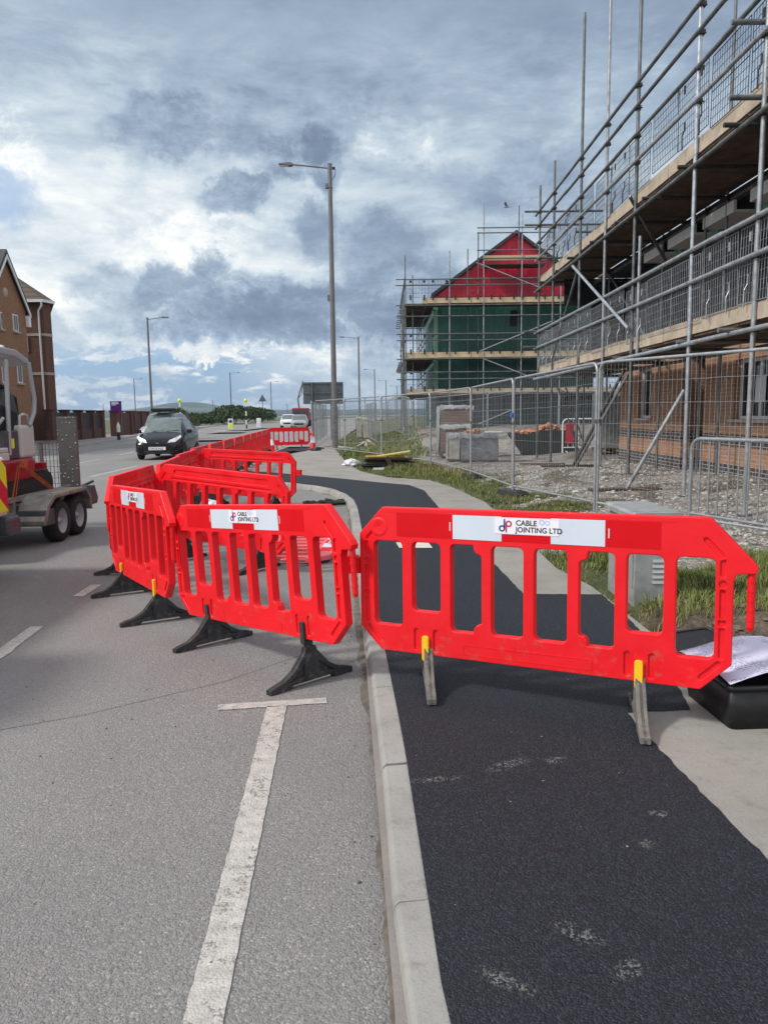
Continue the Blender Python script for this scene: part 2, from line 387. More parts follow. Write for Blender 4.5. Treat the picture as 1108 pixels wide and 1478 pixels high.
# ------------------------------------------------------------------ mesh builder
class MB:
    def __init__(s): s.v = []; s.f = []; s.sm = []; s.mi = []; s.m = 0
    def add(s, vs, fs, smooth=False):
        k = len(s.v); s.v += [tuple(x) for x in vs]
        for f in fs: s.f.append([k+i for i in f]); s.sm.append(smooth); s.mi.append(s.m)
        return s
    def box(s, a, b):
        (x0, y0, z0), (x1, y1, z1) = a, b
        x0, x1 = sorted((x0, x1)); y0, y1 = sorted((y0, y1)); z0, z1 = sorted((z0, z1))
        return s.add([(x0, y0, z0), (x1, y0, z0), (x1, y1, z0), (x0, y1, z0), (x0, y0, z1), (x1, y0, z1), (x1, y1, z1), (x0, y1, z1)],
              [(3, 2, 1, 0), (4, 5, 6, 7), (0, 1, 5, 4), (1, 2, 6, 5), (2, 3, 7, 6), (3, 0, 4, 7)])
    def obox(s, c, sx, sy, sz, rz=0, rx=0, ry=0):
        M = Matrix.Translation(Vector(c)) @ Matrix.Rotation(rz, 4, 'Z') @ Matrix.Rotation(ry, 4, 'Y') @ Matrix.Rotation(rx, 4, 'X')
        n = MB(); n.box((-sx/2, -sy/2, -sz/2), (sx/2, sy/2, sz/2))
        return s.add([M @ Vector(v) for v in n.v], n.f)
    def tube(s, p, q, r, n=8, r2=None, cap=True):
        p, q = Vector(p), Vector(q); d = (q-p)
        if d.length < 1e-6: return s
        d.normalize(); a = d.orthogonal().normalized(); b = d.cross(a); r2 = r if r2 is None else r2
        vs = []
        for c, rr in ((p, r), (q, r2)):
            for i in range(n):
                t = 2*math.pi*i/n; vs.append(c+(a*math.cos(t)+b*math.sin(t))*rr)
        s.add(vs, [(i, (i+1) % n, n+(i+1) % n, n+i) for i in range(n)], True)
        if cap and n > 3:
            s.add(vs[:n], [tuple(reversed(range(n)))]); s.add(vs[n:], [tuple(range(n))])
        return s
    def path(s, pts, r, n=8, closed=False):
        pts = [Vector(p) for p in pts]; N = len(pts); rings = []; up = None
        for i, p in enumerate(pts):
            if closed: d = pts[(i+1) % N]-pts[i-1]
            else: d = pts[min(i+1, N-1)]-pts[max(i-1, 0)]
            d.normalize()
            if up is None: up = d.orthogonal().normalized()
            up = (up-d*up.dot(d)).normalized(); b = d.cross(up)
            rings.append([p+(up*math.cos(2*math.pi*k/n)+b*math.sin(2*math.pi*k/n))*r for k in range(n)])
        vs = [v for rg in rings for v in rg]; fs = []
        for i in range(N if closed else N-1):
            j = (i+1) % N
            for k in range(n): fs.append((i*n+k, i*n+(k+1) % n, j*n+(k+1) % n, j*n+k))
        s.add(vs, fs, True)
        if not closed: s.add(rings[0], [tuple(reversed(range(n)))]); s.add(rings[-1], [tuple(range(n))])
        return s
    def prism(s, poly, ext, frame):
        """poly 2D, frame(a,b,t)->xyz, ext=(t0,t1)"""
        n = len(poly); vs = [frame(a, b, ext[0]) for a, b in poly]+[frame(a, b, ext[1]) for a, b in poly]
        return s.add(vs, [tuple(reversed(range(n))), tuple(range(n, 2*n))]+[(i, (i+1) % n, n+(i+1) % n, n+i) for i in range(n)])
    def lathe(s, prof, c=(0, 0, 0), n=20, axis='Z'):
        vs = []; m = len(prof)
        for i in range(n):
            t = 2*math.pi*i/n
            for r, z in prof:
                x, y = r*math.cos(t), r*math.sin(t)
                p = (x, y, z) if axis == 'Z' else ((z, x, y) if axis == 'X' else (x, z, y))
                vs.append((c[0]+p[0], c[1]+p[1], c[2]+p[2]))
        fs = [(i*m+j, ((i+1) % n)*m+j, ((i+1) % n)*m+j+1, i*m+j+1) for i in range(n) for j in range(m-1)]
        return s.add(vs, fs, True)
    def mesh(s, name, mats):
        me = bpy.data.meshes.new(name); me.from_pydata(s.v, [], s.f)
        for m in (mats if isinstance(mats, (list, tuple)) else [mats]): me.materials.append(MAT[m] if isinstance(m, str) else m)
        me.polygons.foreach_set('use_smooth', s.sm); me.polygons.foreach_set('material_index', s.mi); me.update(); return me
    def obj(s, name, mats, parent=None, bevel=0, loc=None):
        return link(name, s.mesh(name, mats), parent, bevel, loc)
def link(name, me, parent=None, bevel=0, loc=None):
    o = bpy.data.objects.new(name, me); COL.objects.link(o); o.parent = parent
    if loc is not None: o.location = loc
    if bevel:
        b = o.modifiers.new('bevel', 'BEVEL'); b.width = bevel; b.segments = 2; b.limit_method = 'ANGLE'; b.angle_limit = R_(40)
        b.harden_normals = False
    return o
def tag(o, label=None, cat=None, group=None, kind=None):
    if label: o['label'] = label
    if cat: o['category'] = cat
    if group: o['group'] = group
    if kind: o['kind'] = kind
    return o
def thing(name, label, cat, loc=(0, 0, 0), rz=0, group=None):
    o = bpy.data.objects.new(name, None); COL.objects.link(o); o.location = loc; o.rotation_euler = (0, 0, rz); o.empty_display_size = .1
    return tag(o, label, cat, group)
def kids(o): return [c for c in bpy.data.objects if c.parent is o]
def dup(o, parent=None, kidmap=None):
    if kidmap is None:
        kidmap = {}
        for c in bpy.data.objects:
            if c.parent: kidmap.setdefault(c.parent.name, []).append(c)
    c = o.copy(); COL.objects.link(c); c.parent = parent
    for ch in kidmap.get(o.name, []): dup(ch, c, kidmap)
    return c
def struct(name, mb, mat): return tag(mb.obj(name, mat), kind='structure')

# 2D curve with holes -> solid mesh with rounded edges
def slab(polys, half, bev, ycenter=0.0, res=2):
    cu = bpy.data.curves.new('tmp', 'CURVE'); cu.dimensions = '2D'; cu.fill_mode = 'BOTH'
    cu.extrude = half-bev; cu.bevel_depth = bev; cu.bevel_resolution = res; cu.offset = -bev
    for p in polys:
        sp = cu.splines.new('POLY'); sp.points.add(len(p)-1); sp.use_cyclic_u = True
        for q, (x, y) in zip(sp.points, p): q.co = (x, y, 0, 1)
    o = bpy.data.objects.new('tmp', cu); COL.objects.link(o)
    dg = bpy.context.evaluated_depsgraph_get(); dg.update()
    me = bpy.data.meshes.new_from_object(o.evaluated_get(dg))
    bpy.data.objects.remove(o); bpy.data.curves.remove(cu)
    # x,y -> x,z ; depth -> y
    vs = [(v.co.x, ycenter+v.co.z, v.co.y) for v in me.vertices]; fs = [tuple(reversed(p.vertices)) for p in me.polygons]
    bpy.data.meshes.remove(me); return vs, fs
def rrect(x0, y0, x1, y1, r, n=4):
    out = []
    for cx, cy, a0 in ((x1-r, y1-r, 0), (x0+r, y1-r, 90), (x0+r, y0+r, 180), (x1-r, y0+r, 270)):
        for i in range(n+1):
            a = R_(a0+90*i/n); out.append((cx+r*math.cos(a), cy+r*math.sin(a)))
    return out
def pill(p, q, r, n=5):
    (x0, y0), (x1, y1) = p, q; a = math.atan2(y1-y0, x1-x0); out = []
    for i in range(n+1):
        t = a-math.pi/2+math.pi*i/n; out.append((x1+r*math.cos(t), y1+r*math.sin(t)))
    for i in range(n+1):
        t = a+math.pi/2+math.pi*i/n; out.append((x0+r*math.cos(t), y0+r*math.sin(t)))
    return out
def textmesh(body, size, mat, extrude=.0006, off=0.0, sx=1.0):
    cu = bpy.data.curves.new('tmp', 'FONT'); cu.body = body; cu.size = size; cu.extrude = extrude; cu.offset = off
    cu.align_x = 'LEFT'; cu.resolution_u = 4
    o = bpy.data.objects.new('tmp', cu); COL.objects.link(o)
    dg = bpy.context.evaluated_depsgraph_get(); dg.update()
    me = bpy.data.meshes.new_from_object(o.evaluated_get(dg)); bpy.data.objects.remove(o); bpy.data.curves.remove(cu)
    # stand upright, facing -y
    for v in me.vertices: v.co = Vector((v.co.x*sx, -v.co.z, v.co.y))
    me.materials.clear(); me.materials.append(MAT[mat]); return me

# ------------------------------------------------------------------ WORLD, SUN, CAMERA
def world():
    w = bpy.data.worlds.new('World'); scn.world = w; w.use_nodes = True
    t = NT(w.node_tree); bg = w.node_tree.nodes['Background']
    d = t.add('ShaderNodeTexCoord').outputs['Generated']
    o = t.sep(d); x, y, z = o[0], o[1], o[2]
    _, wc = t.noise(d, 8, 7, .65)
    _, wc2 = t.noise(d, 34, 5, .65)
    warp = t.vmath('ADD', t.vmath('MULTIPLY', t.vmath('SUBTRACT', wc, (.5, .5, .5)), (.10, .05, .085)),
                   t.vmath('MULTIPLY', t.vmath('SUBTRACT', wc2, (.5, .5, .5)), (.045, .02, .045)))
    dw = t.vmath('ADD', d, warp)
    zz = t.math('ADD', t.math('MAXIMUM', z, 0.0), .16)
    pc = t.comb(t.math('DIVIDE', x, zz), t.math('DIVIDE', y, zz), 0)
    n1, _ = t.noise(pc, .9, 10, .62, .3)
    n2, _ = t.noise(t.vmath('MULTIPLY', d, (1, 1, 2.4)), 7.5, 10, .64, .35)
    n3, _ = t.noise(t.vmath('MULTIPLY', dw, (1, 1, 2.0)), 15, 8, .62)
    n4, _ = t.noise(t.vmath('MULTIPLY', d, (1, 1, 3.4)), 20, 8, .62, .2)
    # how bright the cloud sheet is, by height above the horizon
    prof = t.ramp(t.math('MULTIPLY', z, 2.0), [(0, .68), (.10, .71), (.22, .75), (.40, .73), (.54, .70), (.66, .62), (.76, .50), (.90, .43)])
    left = t.mrange(x, -.42, .12, .08, -.07)
    v = t.math('ADD', prof, left)
    v = t.math('ADD', v, t.math('MULTIPLY', t.math('SUBTRACT', n1, .5), .34))
    fine = t.mrange(z, .47, .36)
    v = t.math('ADD', v, t.math('MULTIPLY', t.math('MULTIPLY', t.math('SUBTRACT', n2, .5), .72), t.math('ADD', t.math('MULTIPLY', fine, .7), .3)))
    v = t.math('ADD', v, t.math('MULTIPLY', t.math('MULTIPLY', t.math('SUBTRACT', n4, .5), .30), fine))
    # individual dark cumulus lumps and bright breaks in the sheet
    def blob(c, r, sx=1.0, sz=1.0, vec=None):
        cc = (c[0]*sx, c[1], c[2]*sz)
        return t.mrange(t.vmath('DISTANCE', t.vmath('MULTIPLY', dw if vec is None else vec, (sx, 1, sz)), cc), r*.45, r, 1, 0)
    dark = None
    for c, r, sx, sz, k in [((-.068, .942, .300), .036, 1, .75, 1.0), ((-.122, .945, .300), .030, .9, .8, .8), ((-.170, .949, .262), .030, .8, 1.2, .8), ((-.105, .94, .325), .05, .5, 1.3, .5),
                            ((-.225, .918, .325), .040, .5, 1.4, .55), ((-.200, .967, .172), .034, .9, 1.0, 1.0), ((-.262, .957, .150), .040, .6, 1.3, .85), ((-.325, .94, .155), .03, .6, 1.3, .6),
                            ((-.155, .983, .135), .055, .5, 1.5, 1.0), ((-.06, .985, .128), .065, .4, 1.5, .9), ((-.24, .965, .122), .06, .42, 1.8, .85), ((.02, .985, .16), .05, .5, 1.4, .6),
                            ((-.080, .971, .225), .034, .9, .9, .6), ((.00, .97, .20), .04, .7, 1, .45), ((.17, .95, .27), .05, .6, 1.3, .4), ((-.375, .92, .10), .03, .7, 1.2, .5), ((.25, .93, .22), .05, .5, 1.5, .4)]:
        q = t.math('MULTIPLY', blob(c, r*1.25, sx, sz), k); dark = q if dark is None else t.math('MAXIMUM', dark, q)
    dark = t.math('MULTIPLY', dark, t.mrange(n3, .30, .58, .35, 1.0))
    v = t.math('SUBTRACT', v, t.math('MULTIPLY', dark, .50))
    # sunlit rims just above the dark lumps
    for c, r, sx, sz, k in [((-.30, .94, .205), .09, .5, 1.6, .03), ((-.36, .92, .13), .08, .8, 1.4, .10), ((.03, .95, .31), .05, .6, 1.4, .12), ((-.21, .955, .215), .06, .6, 1.5, .12),
                            ((-.17, .985, .068), .075, .4, 2.6, .22), ((-.40, .87, .30), .05, .9, 1.5, .16), ((-.10, .99, .052), .07, .4, 2.4, .14), ((-.06, .94, .345), .05, .4, 2.0, .10)]:
        v = t.math('ADD', v, t.math('MULTIPLY', t.math('MULTIPLY', blob(c, r, sx, sz), k), t.mrange(n3, .38, .62, .3, 1.5)))
    cloud = t.ramp(v, [(0.0, (.12, .165, .235)), (.20, (.165, .22, .305)), (.38, (.23, .30, .40)), (.54, (.34, .425, .52)), (.70, (.52, .60, .665)), (.84, (.74, .785, .80)), (1.0, (.98, .97, .92))])
    # blue sky showing low down, from the sky texture
    sky = t.add('ShaderNodeTexSky'); sky.sky_type = 'NISHITA'; sky.sun_disc = False
    sky.sun_elevation = R_(38); sky.sun_rotation = R_(-62); sky.air_density = 1.0; sky.dust_density = .6; sky.ozone_density = 1.5
    blue = t.vmath('MULTIPLY', sky.outputs[0], (.10, .10, .10))
    blue = t.mix(.75, blue, (.16, .33, .58))
    gap, _ = t.noise(t.vmath('MULTIPLY', dw, (1, 1, 3.2)), 8.5, 7, .55)
    gapm = t.math('MULTIPLY', t.mrange(gap, .43, .49), t.mrange(z, .12, .06))
    gapm = t.math('MULTIPLY', gapm, t.mrange(x, .0, -.22))
    gapm = t.math('MULTIPLY', gapm, t.mrange(n4, .62, .50, 0, 1))
    gapm = t.math('MAXIMUM', gapm, t.math('MULTIPLY', blob((-.42, .88, .25), .06, 1, 1.2), .6))
    gapm = t.math('MULTIPLY', gapm, t.math('SUBTRACT', 1.0, t.math('MULTIPLY', dark, .8)))
    col = t.mix(gapm, cloud, blue)
    # broken bright cloud overhead and behind the viewer
    up = t.math('MAXIMUM', t.mrange(z, .46, .8), t.mrange(y, .55, -.1))
    ov = t.ramp(n1, [(.3, (.5, .55, .64)), (.55, (.84, .86, .90)), (.75, (1.3, 1.28, 1.22))])
    col = t.mix(up, col, ov)
    low = t.mrange(z, -.02, .0)
    col = t.mix(low, (.18, .18, .18), col)
    t.put(bg.inputs[0], col); bg.inputs[1].default_value = SKY
SKY = 1.0
world()
sl = bpy.data.lights.new('sun', 'SUN'); sl.energy = 2.7; sl.angle = R_(8); sl.color = (1, .95, .87)
so = bpy.data.objects.new('sun', sl); COL.objects.link(so)
so.rotation_euler = Vector((-.70, -.22, .66)).to_track_quat('Z', 'Y').to_euler()
cam = bpy.data.cameras.new('camera'); co = bpy.data.objects.new('camera', cam); COL.objects.link(co); scn.camera = co
cam.sensor_fit = 'VERTICAL'; cam.sensor_height = 24; cam.lens = 24*F/1478; cam.clip_end = 12000; cam.clip_start = .05
co.matrix_world = Matrix.Translation((0, 0, EYE)) @ Matrix.Rotation(math.pi/2-TH, 4, 'X') @ Matrix.Rotation(-ROLL, 4, 'Z')
vs_ = scn.view_settings; scn.display_settings.display_device = 'sRGB'; vs_.view_transform = 'Standard'; vs_.look = 'None'; vs_.exposure = .28; vs_.gamma = 1
scn.cycles.volume_bounces = 0; scn.cycles.max_bounces = 8; scn.cycles.transparent_max_bounces = 24
scn.cycles.volume_step_rate = 4

# ------------------------------------------------------------------ SETTING
def poly_sheet(name, pts, z, mat, kind='structure'):
    from mathutils.geometry import tessellate_polygon
    vs = [Vector((p[0], p[1], p[2] if len(p) > 2 else z)) for p in pts]
    tris = tessellate_polygon([[Vector((v.x, v.y, 0)) for v in vs]])
    m = MB(); fs = []
    for a, b, c in tris:
        n = (vs[b]-vs[a]).cross(vs[c]-vs[a]); fs.append((a, b, c) if n.z > 0 else (a, c, b))
    m.add(vs, fs); o = m.obj(name, mat); o['kind'] = kind; return o
poly_sheet('ground', [(-900, -60), (900, -60), (900, 520), (-900, 520)], -.03, 'earth')
poly_sheet('sea', [(-9000, 515), (9000, 515), (9000, 9000), (-9000, 9000)], -2.0, 'sea_water')
LK = [(-14.2, -20), (-14.4, 10), (-14.8, 33), (-16.5, 42), (-19.0, 59), (-21.2, 78), (-23.2, 98), (-26.5, 131), (-28.5, 170), (-24, 230), (-12, 330)]
poly_sheet('road', LK + [(6, 330), (0, 200), (-3.2, 90), (-3.6, 50), (-3.9, 30), (-3.4, 19.2), (-1.8, 17.6), (-.3, 15.6), (0.15, 10), (.3, 5), (.5, -20)], 0, 'road_asphalt')

# kerb line (foot of the kerb face)
KF = [(.12, -.6), (.085, 1.0), (.01, 1.79), (-.048, 3.28), (-.143, 4.9), (-.338, 8.44), (-.52, 11.67), (-.60, 12.8), (-.72, 13.6), (-.92, 14.5), (-1.25, 15.3), (-1.75, 16.1), (-2.4, 16.75), (-3.1, 17.4), (-3.6, 18.1), (-4.0, 19.2), (-4.25, 21), (-4.4, 25), (-4.45, 35), (-4.5, 60), (-4.6, 100), (-3, 200)]
def resample(P, step):
    out = [Vector(P[0]+(0,))]; rest = step
    for a, b in zip(P, P[1:]):
        a, b = Vector((*a, 0)), Vector((*b, 0)); L = (b-a).length; d = (b-a)/L; p = rest
        while p <= L: out.append(a+d*p); p += step
        rest = p-L
    return out
def kerb(P, name, mat, w=.125, h=.1, side=1, step=.915, gap=.013, base=0.0):
    pts = resample(P, step); m = MB()
    for a, b in zip(pts, pts[1:]):
        d = (b-a).normalized(); n = Vector((d.y, -d.x, 0))*side; a2 = a+d*gap/2; b2 = b-d*gap/2
        wob = random.uniform(-.004, .004)
        prof = [(0, -.05), (.004, base+.015), (.022, base+h-.018+wob), (.034, base+h-.004+wob), (w, base+h+wob), (w, -.05)]
        k = len(m.v); vs = [e+n*x+Vector((0, 0, z)) for e in (a2, b2) for x, z in prof]; N = len(prof)
        fs = [(i, i+N, i+N+1, i+1) for i in range(N-1)]+[tuple(range(N)), tuple(range(2*N-1, N-1, -1))]
        if side < 0: fs = [tuple(reversed(f)) for f in fs]
        m.add(vs, fs)
    return tag(m.obj(name, mat, bevel=.003 if w > .1 and name == 'kerb' else 0), kind='structure')
kerb([p for p in KF if p[1] < 36], 'kerb', 'kerb_concrete')
kerb([p for p in KF if p[1] >= 35], 'kerb', 'kerb_concrete', step=4, gap=.01)
poly_sheet('kerb_joint_bed', [(.1, -.6), (.2, -.6), (-.05, 4.9), (-.25, 8.44), (-.43, 11.67), (-.5, 12.8), (-.62, 12.8), (-.5, 11.67), (-.33, 8.44), (-.14, 4.9), (.01, 1.8)], .06, 'far_path')
def gutter():
    P = resample([p for p in KF if p[1] < 19], .05); m = MB(); vs = []; w = .03
    for i, a in enumerate(P[:-1]):
        d = (P[i+1]-a).normalized(); n = Vector((d.y, -d.x, 0)); w = max(.008, min(.05, w+random.uniform(-.010, .0095)))
        vs += [a+n*.012+Vector((0, 0, .014)), a-n*w*.45+Vector((0, 0, .007)), a-n*w+Vector((0, 0, .001))]
    m.add(vs, [(3*i+k, 3*i+3+k, 3*i+4+k, 3*i+1+k) for i in range(len(P)-2) for k in (0, 1)], True); tag(m.obj('gutter_dirt', 'gutter_mud'), kind='stuff')
gutter()
def off(P, w): 
    out = []
    for i, p in enumerate(P):
        a = Vector((*P[max(0, i-1)], 0)); b = Vector((*P[min(len(P)-1, i+1)], 0)); d = (b-a).normalized(); n = Vector((d.y, -d.x, 0)); out.append((p[0]+n.x*w, p[1]+n.y*w))
    return out
KI = off(KF, .122)
BX = [(3.6, -.6), (3.6, 3.6), (2.4, 4.02), (1.76, 4.1), (1.73, 6.0), (1.72, 6.3), (1.6, 7.05), (1.62, 8.6), (1.65, 12.4), (1.35, 15), (1.0, 16.7), (.1, 17.6), (-.59, 19.6), (-1.1, 23), (-1.6, 28.4), (-2.3, 35), (-2.6, 60), (-2.7, 100), (-1, 200)]
PB = [p for p in BX if p[1] <= 35]
poly_sheet('pavement', [p for p in KI if p[1] <= 35] + PB[::-1], .1, 'path_concrete')
poly_sheet('pavement', [p for p in KI if p[1] >= 35] + [p for p in BX if p[1] >= 35][::-1], .1, 'far_path')
TR = [(1.30, -.6), (1.235, 2.2), (1.175, 3.1), (1.158, 3.56), (1.48, 3.59), (1.56, 4.05), (1.66, 4.66), (1.71, 5.3), (1.72, 5.98), (1.11, 6.03), (1.0, 8.5), (.87, 11.1), (.76, 14.46), (.51, 15.6), (-.2, 16.4), (-.8, 17.2), (-2.08, 18.7), (-2.9, 19.6), (-3.9, 20.4)]
def jag(P, amp=.006, step=.045):
    out = []
    for a, b in zip(P, P[1:]):
        a, b = Vector((*a, 0)), Vector((*b, 0)); n = max(1, int((b-a).length/step)) if a.y < 7 else max(1, int((b-a).length/.4))
        for i in range(n):
            q = a.lerp(b, i/n); out.append((q.x+random.uniform(-amp, amp), q.y+random.uniform(-amp, amp)))
    return out+[P[-1]]
poly_sheet('new_tarmac_path', [p for p in KI if p[1] <= 19.5] + jag(TR)[::-1], .104, 'fresh_tarmac')
poly_sheet('far_tarmac_patch', [(-4.2, 30), (-3.2, 31.5), (-2.5, 32.5), (-2.6, 34.4), (-3.4, 34.2), (-4.25, 33.4)], .104, 'fresh_tarmac')
a = gz(571, 784, .1); b = gz(618, 784, .1); c = gz(624, 792, .1); d_ = gz(576, 792, .1)
poly_sheet('inspection_cover', [(q.x, q.y) for q in (d_, c, b, a)], .110, 'cover_concrete')
for q in (a, b, c, d_): q.z = .109

# far footway on the left with its kerb and verge
kerb(LK[:9], 'far_kerb', 'kerb_concrete', side=-1, step=3.0, gap=.01)
poly_sheet('far_pavement', off(LK[:9], -.12) + [(p[0]-3.2, p[1]) for p in LK[:9]][::-1], .1, 'far_path')
poly_sheet('far_verge', [(p[0]-3.2, p[1]) for p in LK[:9]] + [(-120, 190), (-120, -20)], .06, 'verge_grass')
poly_sheet('headland', [LK[8], LK[9], LK[10], (30, 500), (-200, 500), (-120, 190)], .06, 'verge_grass')
poly_sheet('right_verge', [(-2.4, 60), (-2.55, 100), (-.8, 200), (8, 330), (400, 330), (400, 56), (-1.5, 56)], .08, 'verge_grass')

# road markings
def line(p, q, w, name='road_marking', taper=None):
    p, q = Vector((*p, 0)), Vector((*q, 0)); d = (q-p).normalized(); n = Vector((-d.y, d.x, 0))*w/2
    L = (q-p).length; N = max(2, int(L/.035)) if p.y < 8 else 4; m = MB()
    vs = []
    for i in range(N+1):
        c = p.lerp(q, i/N); j1, j2 = random.uniform(-.002, .002), random.uniform(-.003, .003)
        c = Vector((c.x, c.y, .004)); vs += [c+n*(1+j1/w*2), c-n*(1+j2/w*2)]
    m.add(vs, [(2*i, 2*i+1, 2*i+3, 2*i+2) for i in range(N)]); return struct(name, m, 'worn_line_paint')
line((-.586, 3.955), (-.452, 1.2), .105)
line((-.90, 3.945), (-.325, 4.03), .082)
line((-2.545, 4.2), (-2.545+.0, 5.03), .1); line((-2.60, 5.0), (-2.60, 5.6), .1) if False else None
line((-2.56, 5.03), (-2.60, 5.6), .1); line((-2.67, 6.55), (-2.68, 7.02), .1)
line((-2.9, 8.3), (-2.95, 8.9), .1)
for k in range(9):
    y0 = 11.5+k*8.6; line((-7.1-y0*.028, y0), (-7.1-(y0+4.3)*.028, y0+4.3), .12)
for k in range(8):
    y0 = 15+k*5.5; line((-8.1-y0*.085, y0), (-8.1-(y0+2.6)*.085, y0+2.6), .1)
for k in range(5):
    y0 = 26+k*7.0; line((-11.6-y0*.035, y0), (-11.6-(y0+4.0)*.035, y0+4.0), .12)
line((-4.95, 22), (-5.1, 60), .1)
for k in range(6):
    x0 = -19.5+k*2.3; line((x0, 79), (x0+1.15, 79), 3.0)
poly_sheet('traffic_island', [(-16.0, 76), (-13.6, 75), (-13.2, 92), (-15.4, 94)], .12, 'far_path')
poly_sheet('traffic_island', [(-15.2, 66), (-12.2, 66), (-12.6, 71.5), (-15.2, 72)], .12, 'far_path')
poly_sheet('traffic_island', [(-11.5, 46), (-9.6, 46.5), (-10.4, 50), (-12.4, 49.4)], .1, 'far_path')
# long saw-cut seam across the old asphalt
m = MB(); P = [Vector((x, y, .002)) for x, y in ((-5.5, 2.75), (-2.6, 3.35), (-1.6, 3.86), (-.95, 4.35), (-.5, 4.9))]; vs = []
for p in P: vs += [p+Vector((-.001, .0022, 0)), p+Vector((.001, -.0022, 0))]
m.add(vs, [(2*i, 2*i+1, 2*i+3, 2*i+2) for i in range(len(P)-1)]); struct('road_seam', m, 'grey_rubber')

# site terrain -------------------------------------------------------
def bx(y):
    P = BX
    for (x0, y0), (x1, y1) in zip(P[3:], P[4:]):
        if y0 <= y <= y1: return x0+(x1-x0)*(y-y0)/(y1-y0)
    return P[3][0] if y < P[3][1] else P[-1][0]
def hz(x, y):
    n = noise.fractal(Vector((x*.9, y*.9, 3)), 1, 2, 4)*.035
    t = x-bx(y) if y > 4.1 else (min(x-1.7, (y-4.0)*1.0) if y > 4.0 else -1)
    h = .10 + .14*ss((x-4.6)/2.2) + .62*ss((y-28)/11)*ss((x-0)/2.0)
    h += .28*math.exp(-((x-4.1)/1.3)**2-((y-16)/2.8)**2) + .10*math.exp(-((x-3.1)/.8)**2-((y-11.5)/2)**2) + .12*math.exp(-((x-6.2)/1.2)**2-((y-13)/3)**2)
    h += .06*math.exp(-((x-2.5)/.5)**2-((y-4.9)/.35)**2)
    if y < 6 and x < 4: h += .05*noise.fractal(Vector((x*5, y*5, 1)), 1, 2, 4)*ss((5.6-y)/.4)+.05*ss((y-4.6)/.6)
    e = ss((t-.0)/.18)
    if y > 52: h = .1+(h-.1)*(1-ss((y-52)/6))*1.0
    return (h+n)*e + .055*(1-e)
def zone(x, y):
    t = x-bx(y); n = noise.fractal(Vector((x*1.3, y*1.3, 9)), 1, 2, 3)
    grass = ss(((.8 if y < 10.5 else 1.35)-t+n*1.2)/.5)*ss((t+.02)/.1)*(1 if y > 5.3 else 0)
    if y < 9: grass = max(grass*ss((y-5.0)/.2), ss((y-5.3+n*.3)/.3)*ss((4.4-x)/.6)*ss((7.9-y+n*1.5)/.9))
    if y > 17: grass = max(ss((2.2-t+n)/.5)*(1-ss((x-2.3)/1.5)), 0)
    if y > 27: grass = max(grass*.6, ss((1.2-x+n)/.6))
    soil = 1 if (y < 5.6 and x < 4.5) else max(ss((n-.05)/.25)*.8, ss((x-5.6)/.6)*.55)
    return soil, grass
def terrain():
    m = MB(); cols = []
    def grid(x0, x1, y0, y1, s):
        nx, ny = int((x1-x0)/s), int((y1-y0)/s); vs = []
        for j in range(ny+1):
            for i in range(nx+1):
                x, y = x0+(x1-x0)*i/nx, y0+(y1-y0)*j/ny; vs.append((x, y, hz(x, y))); so_, gr = zone(x, y); cols.append((so_, gr, 0, 1))
        m.add(vs, [(j*(nx+1)+i, j*(nx+1)+i+1, (j+1)*(nx+1)+i+1, (j+1)*(nx+1)+i) for j in range(ny) for i in range(nx)], True)
    grid(1.5, 8.5, 3.9, 12, .08); grid(.4, 8.5, 12, 18, .16); grid(-1.2, 9, 18, 28, .25); grid(-2.9, 20, 28, 60, .5); grid(8.5, 20, -4, 28, 1.0)
    me = m.mesh('site_ground', 'site_ground'); ca = me.color_attributes.new('zone', 'FLOAT_COLOR', 'POINT')
    for i, c in enumerate(cols): ca.data[i].color = c
    return tag(link('site_ground', me), kind='structure')
terrain()

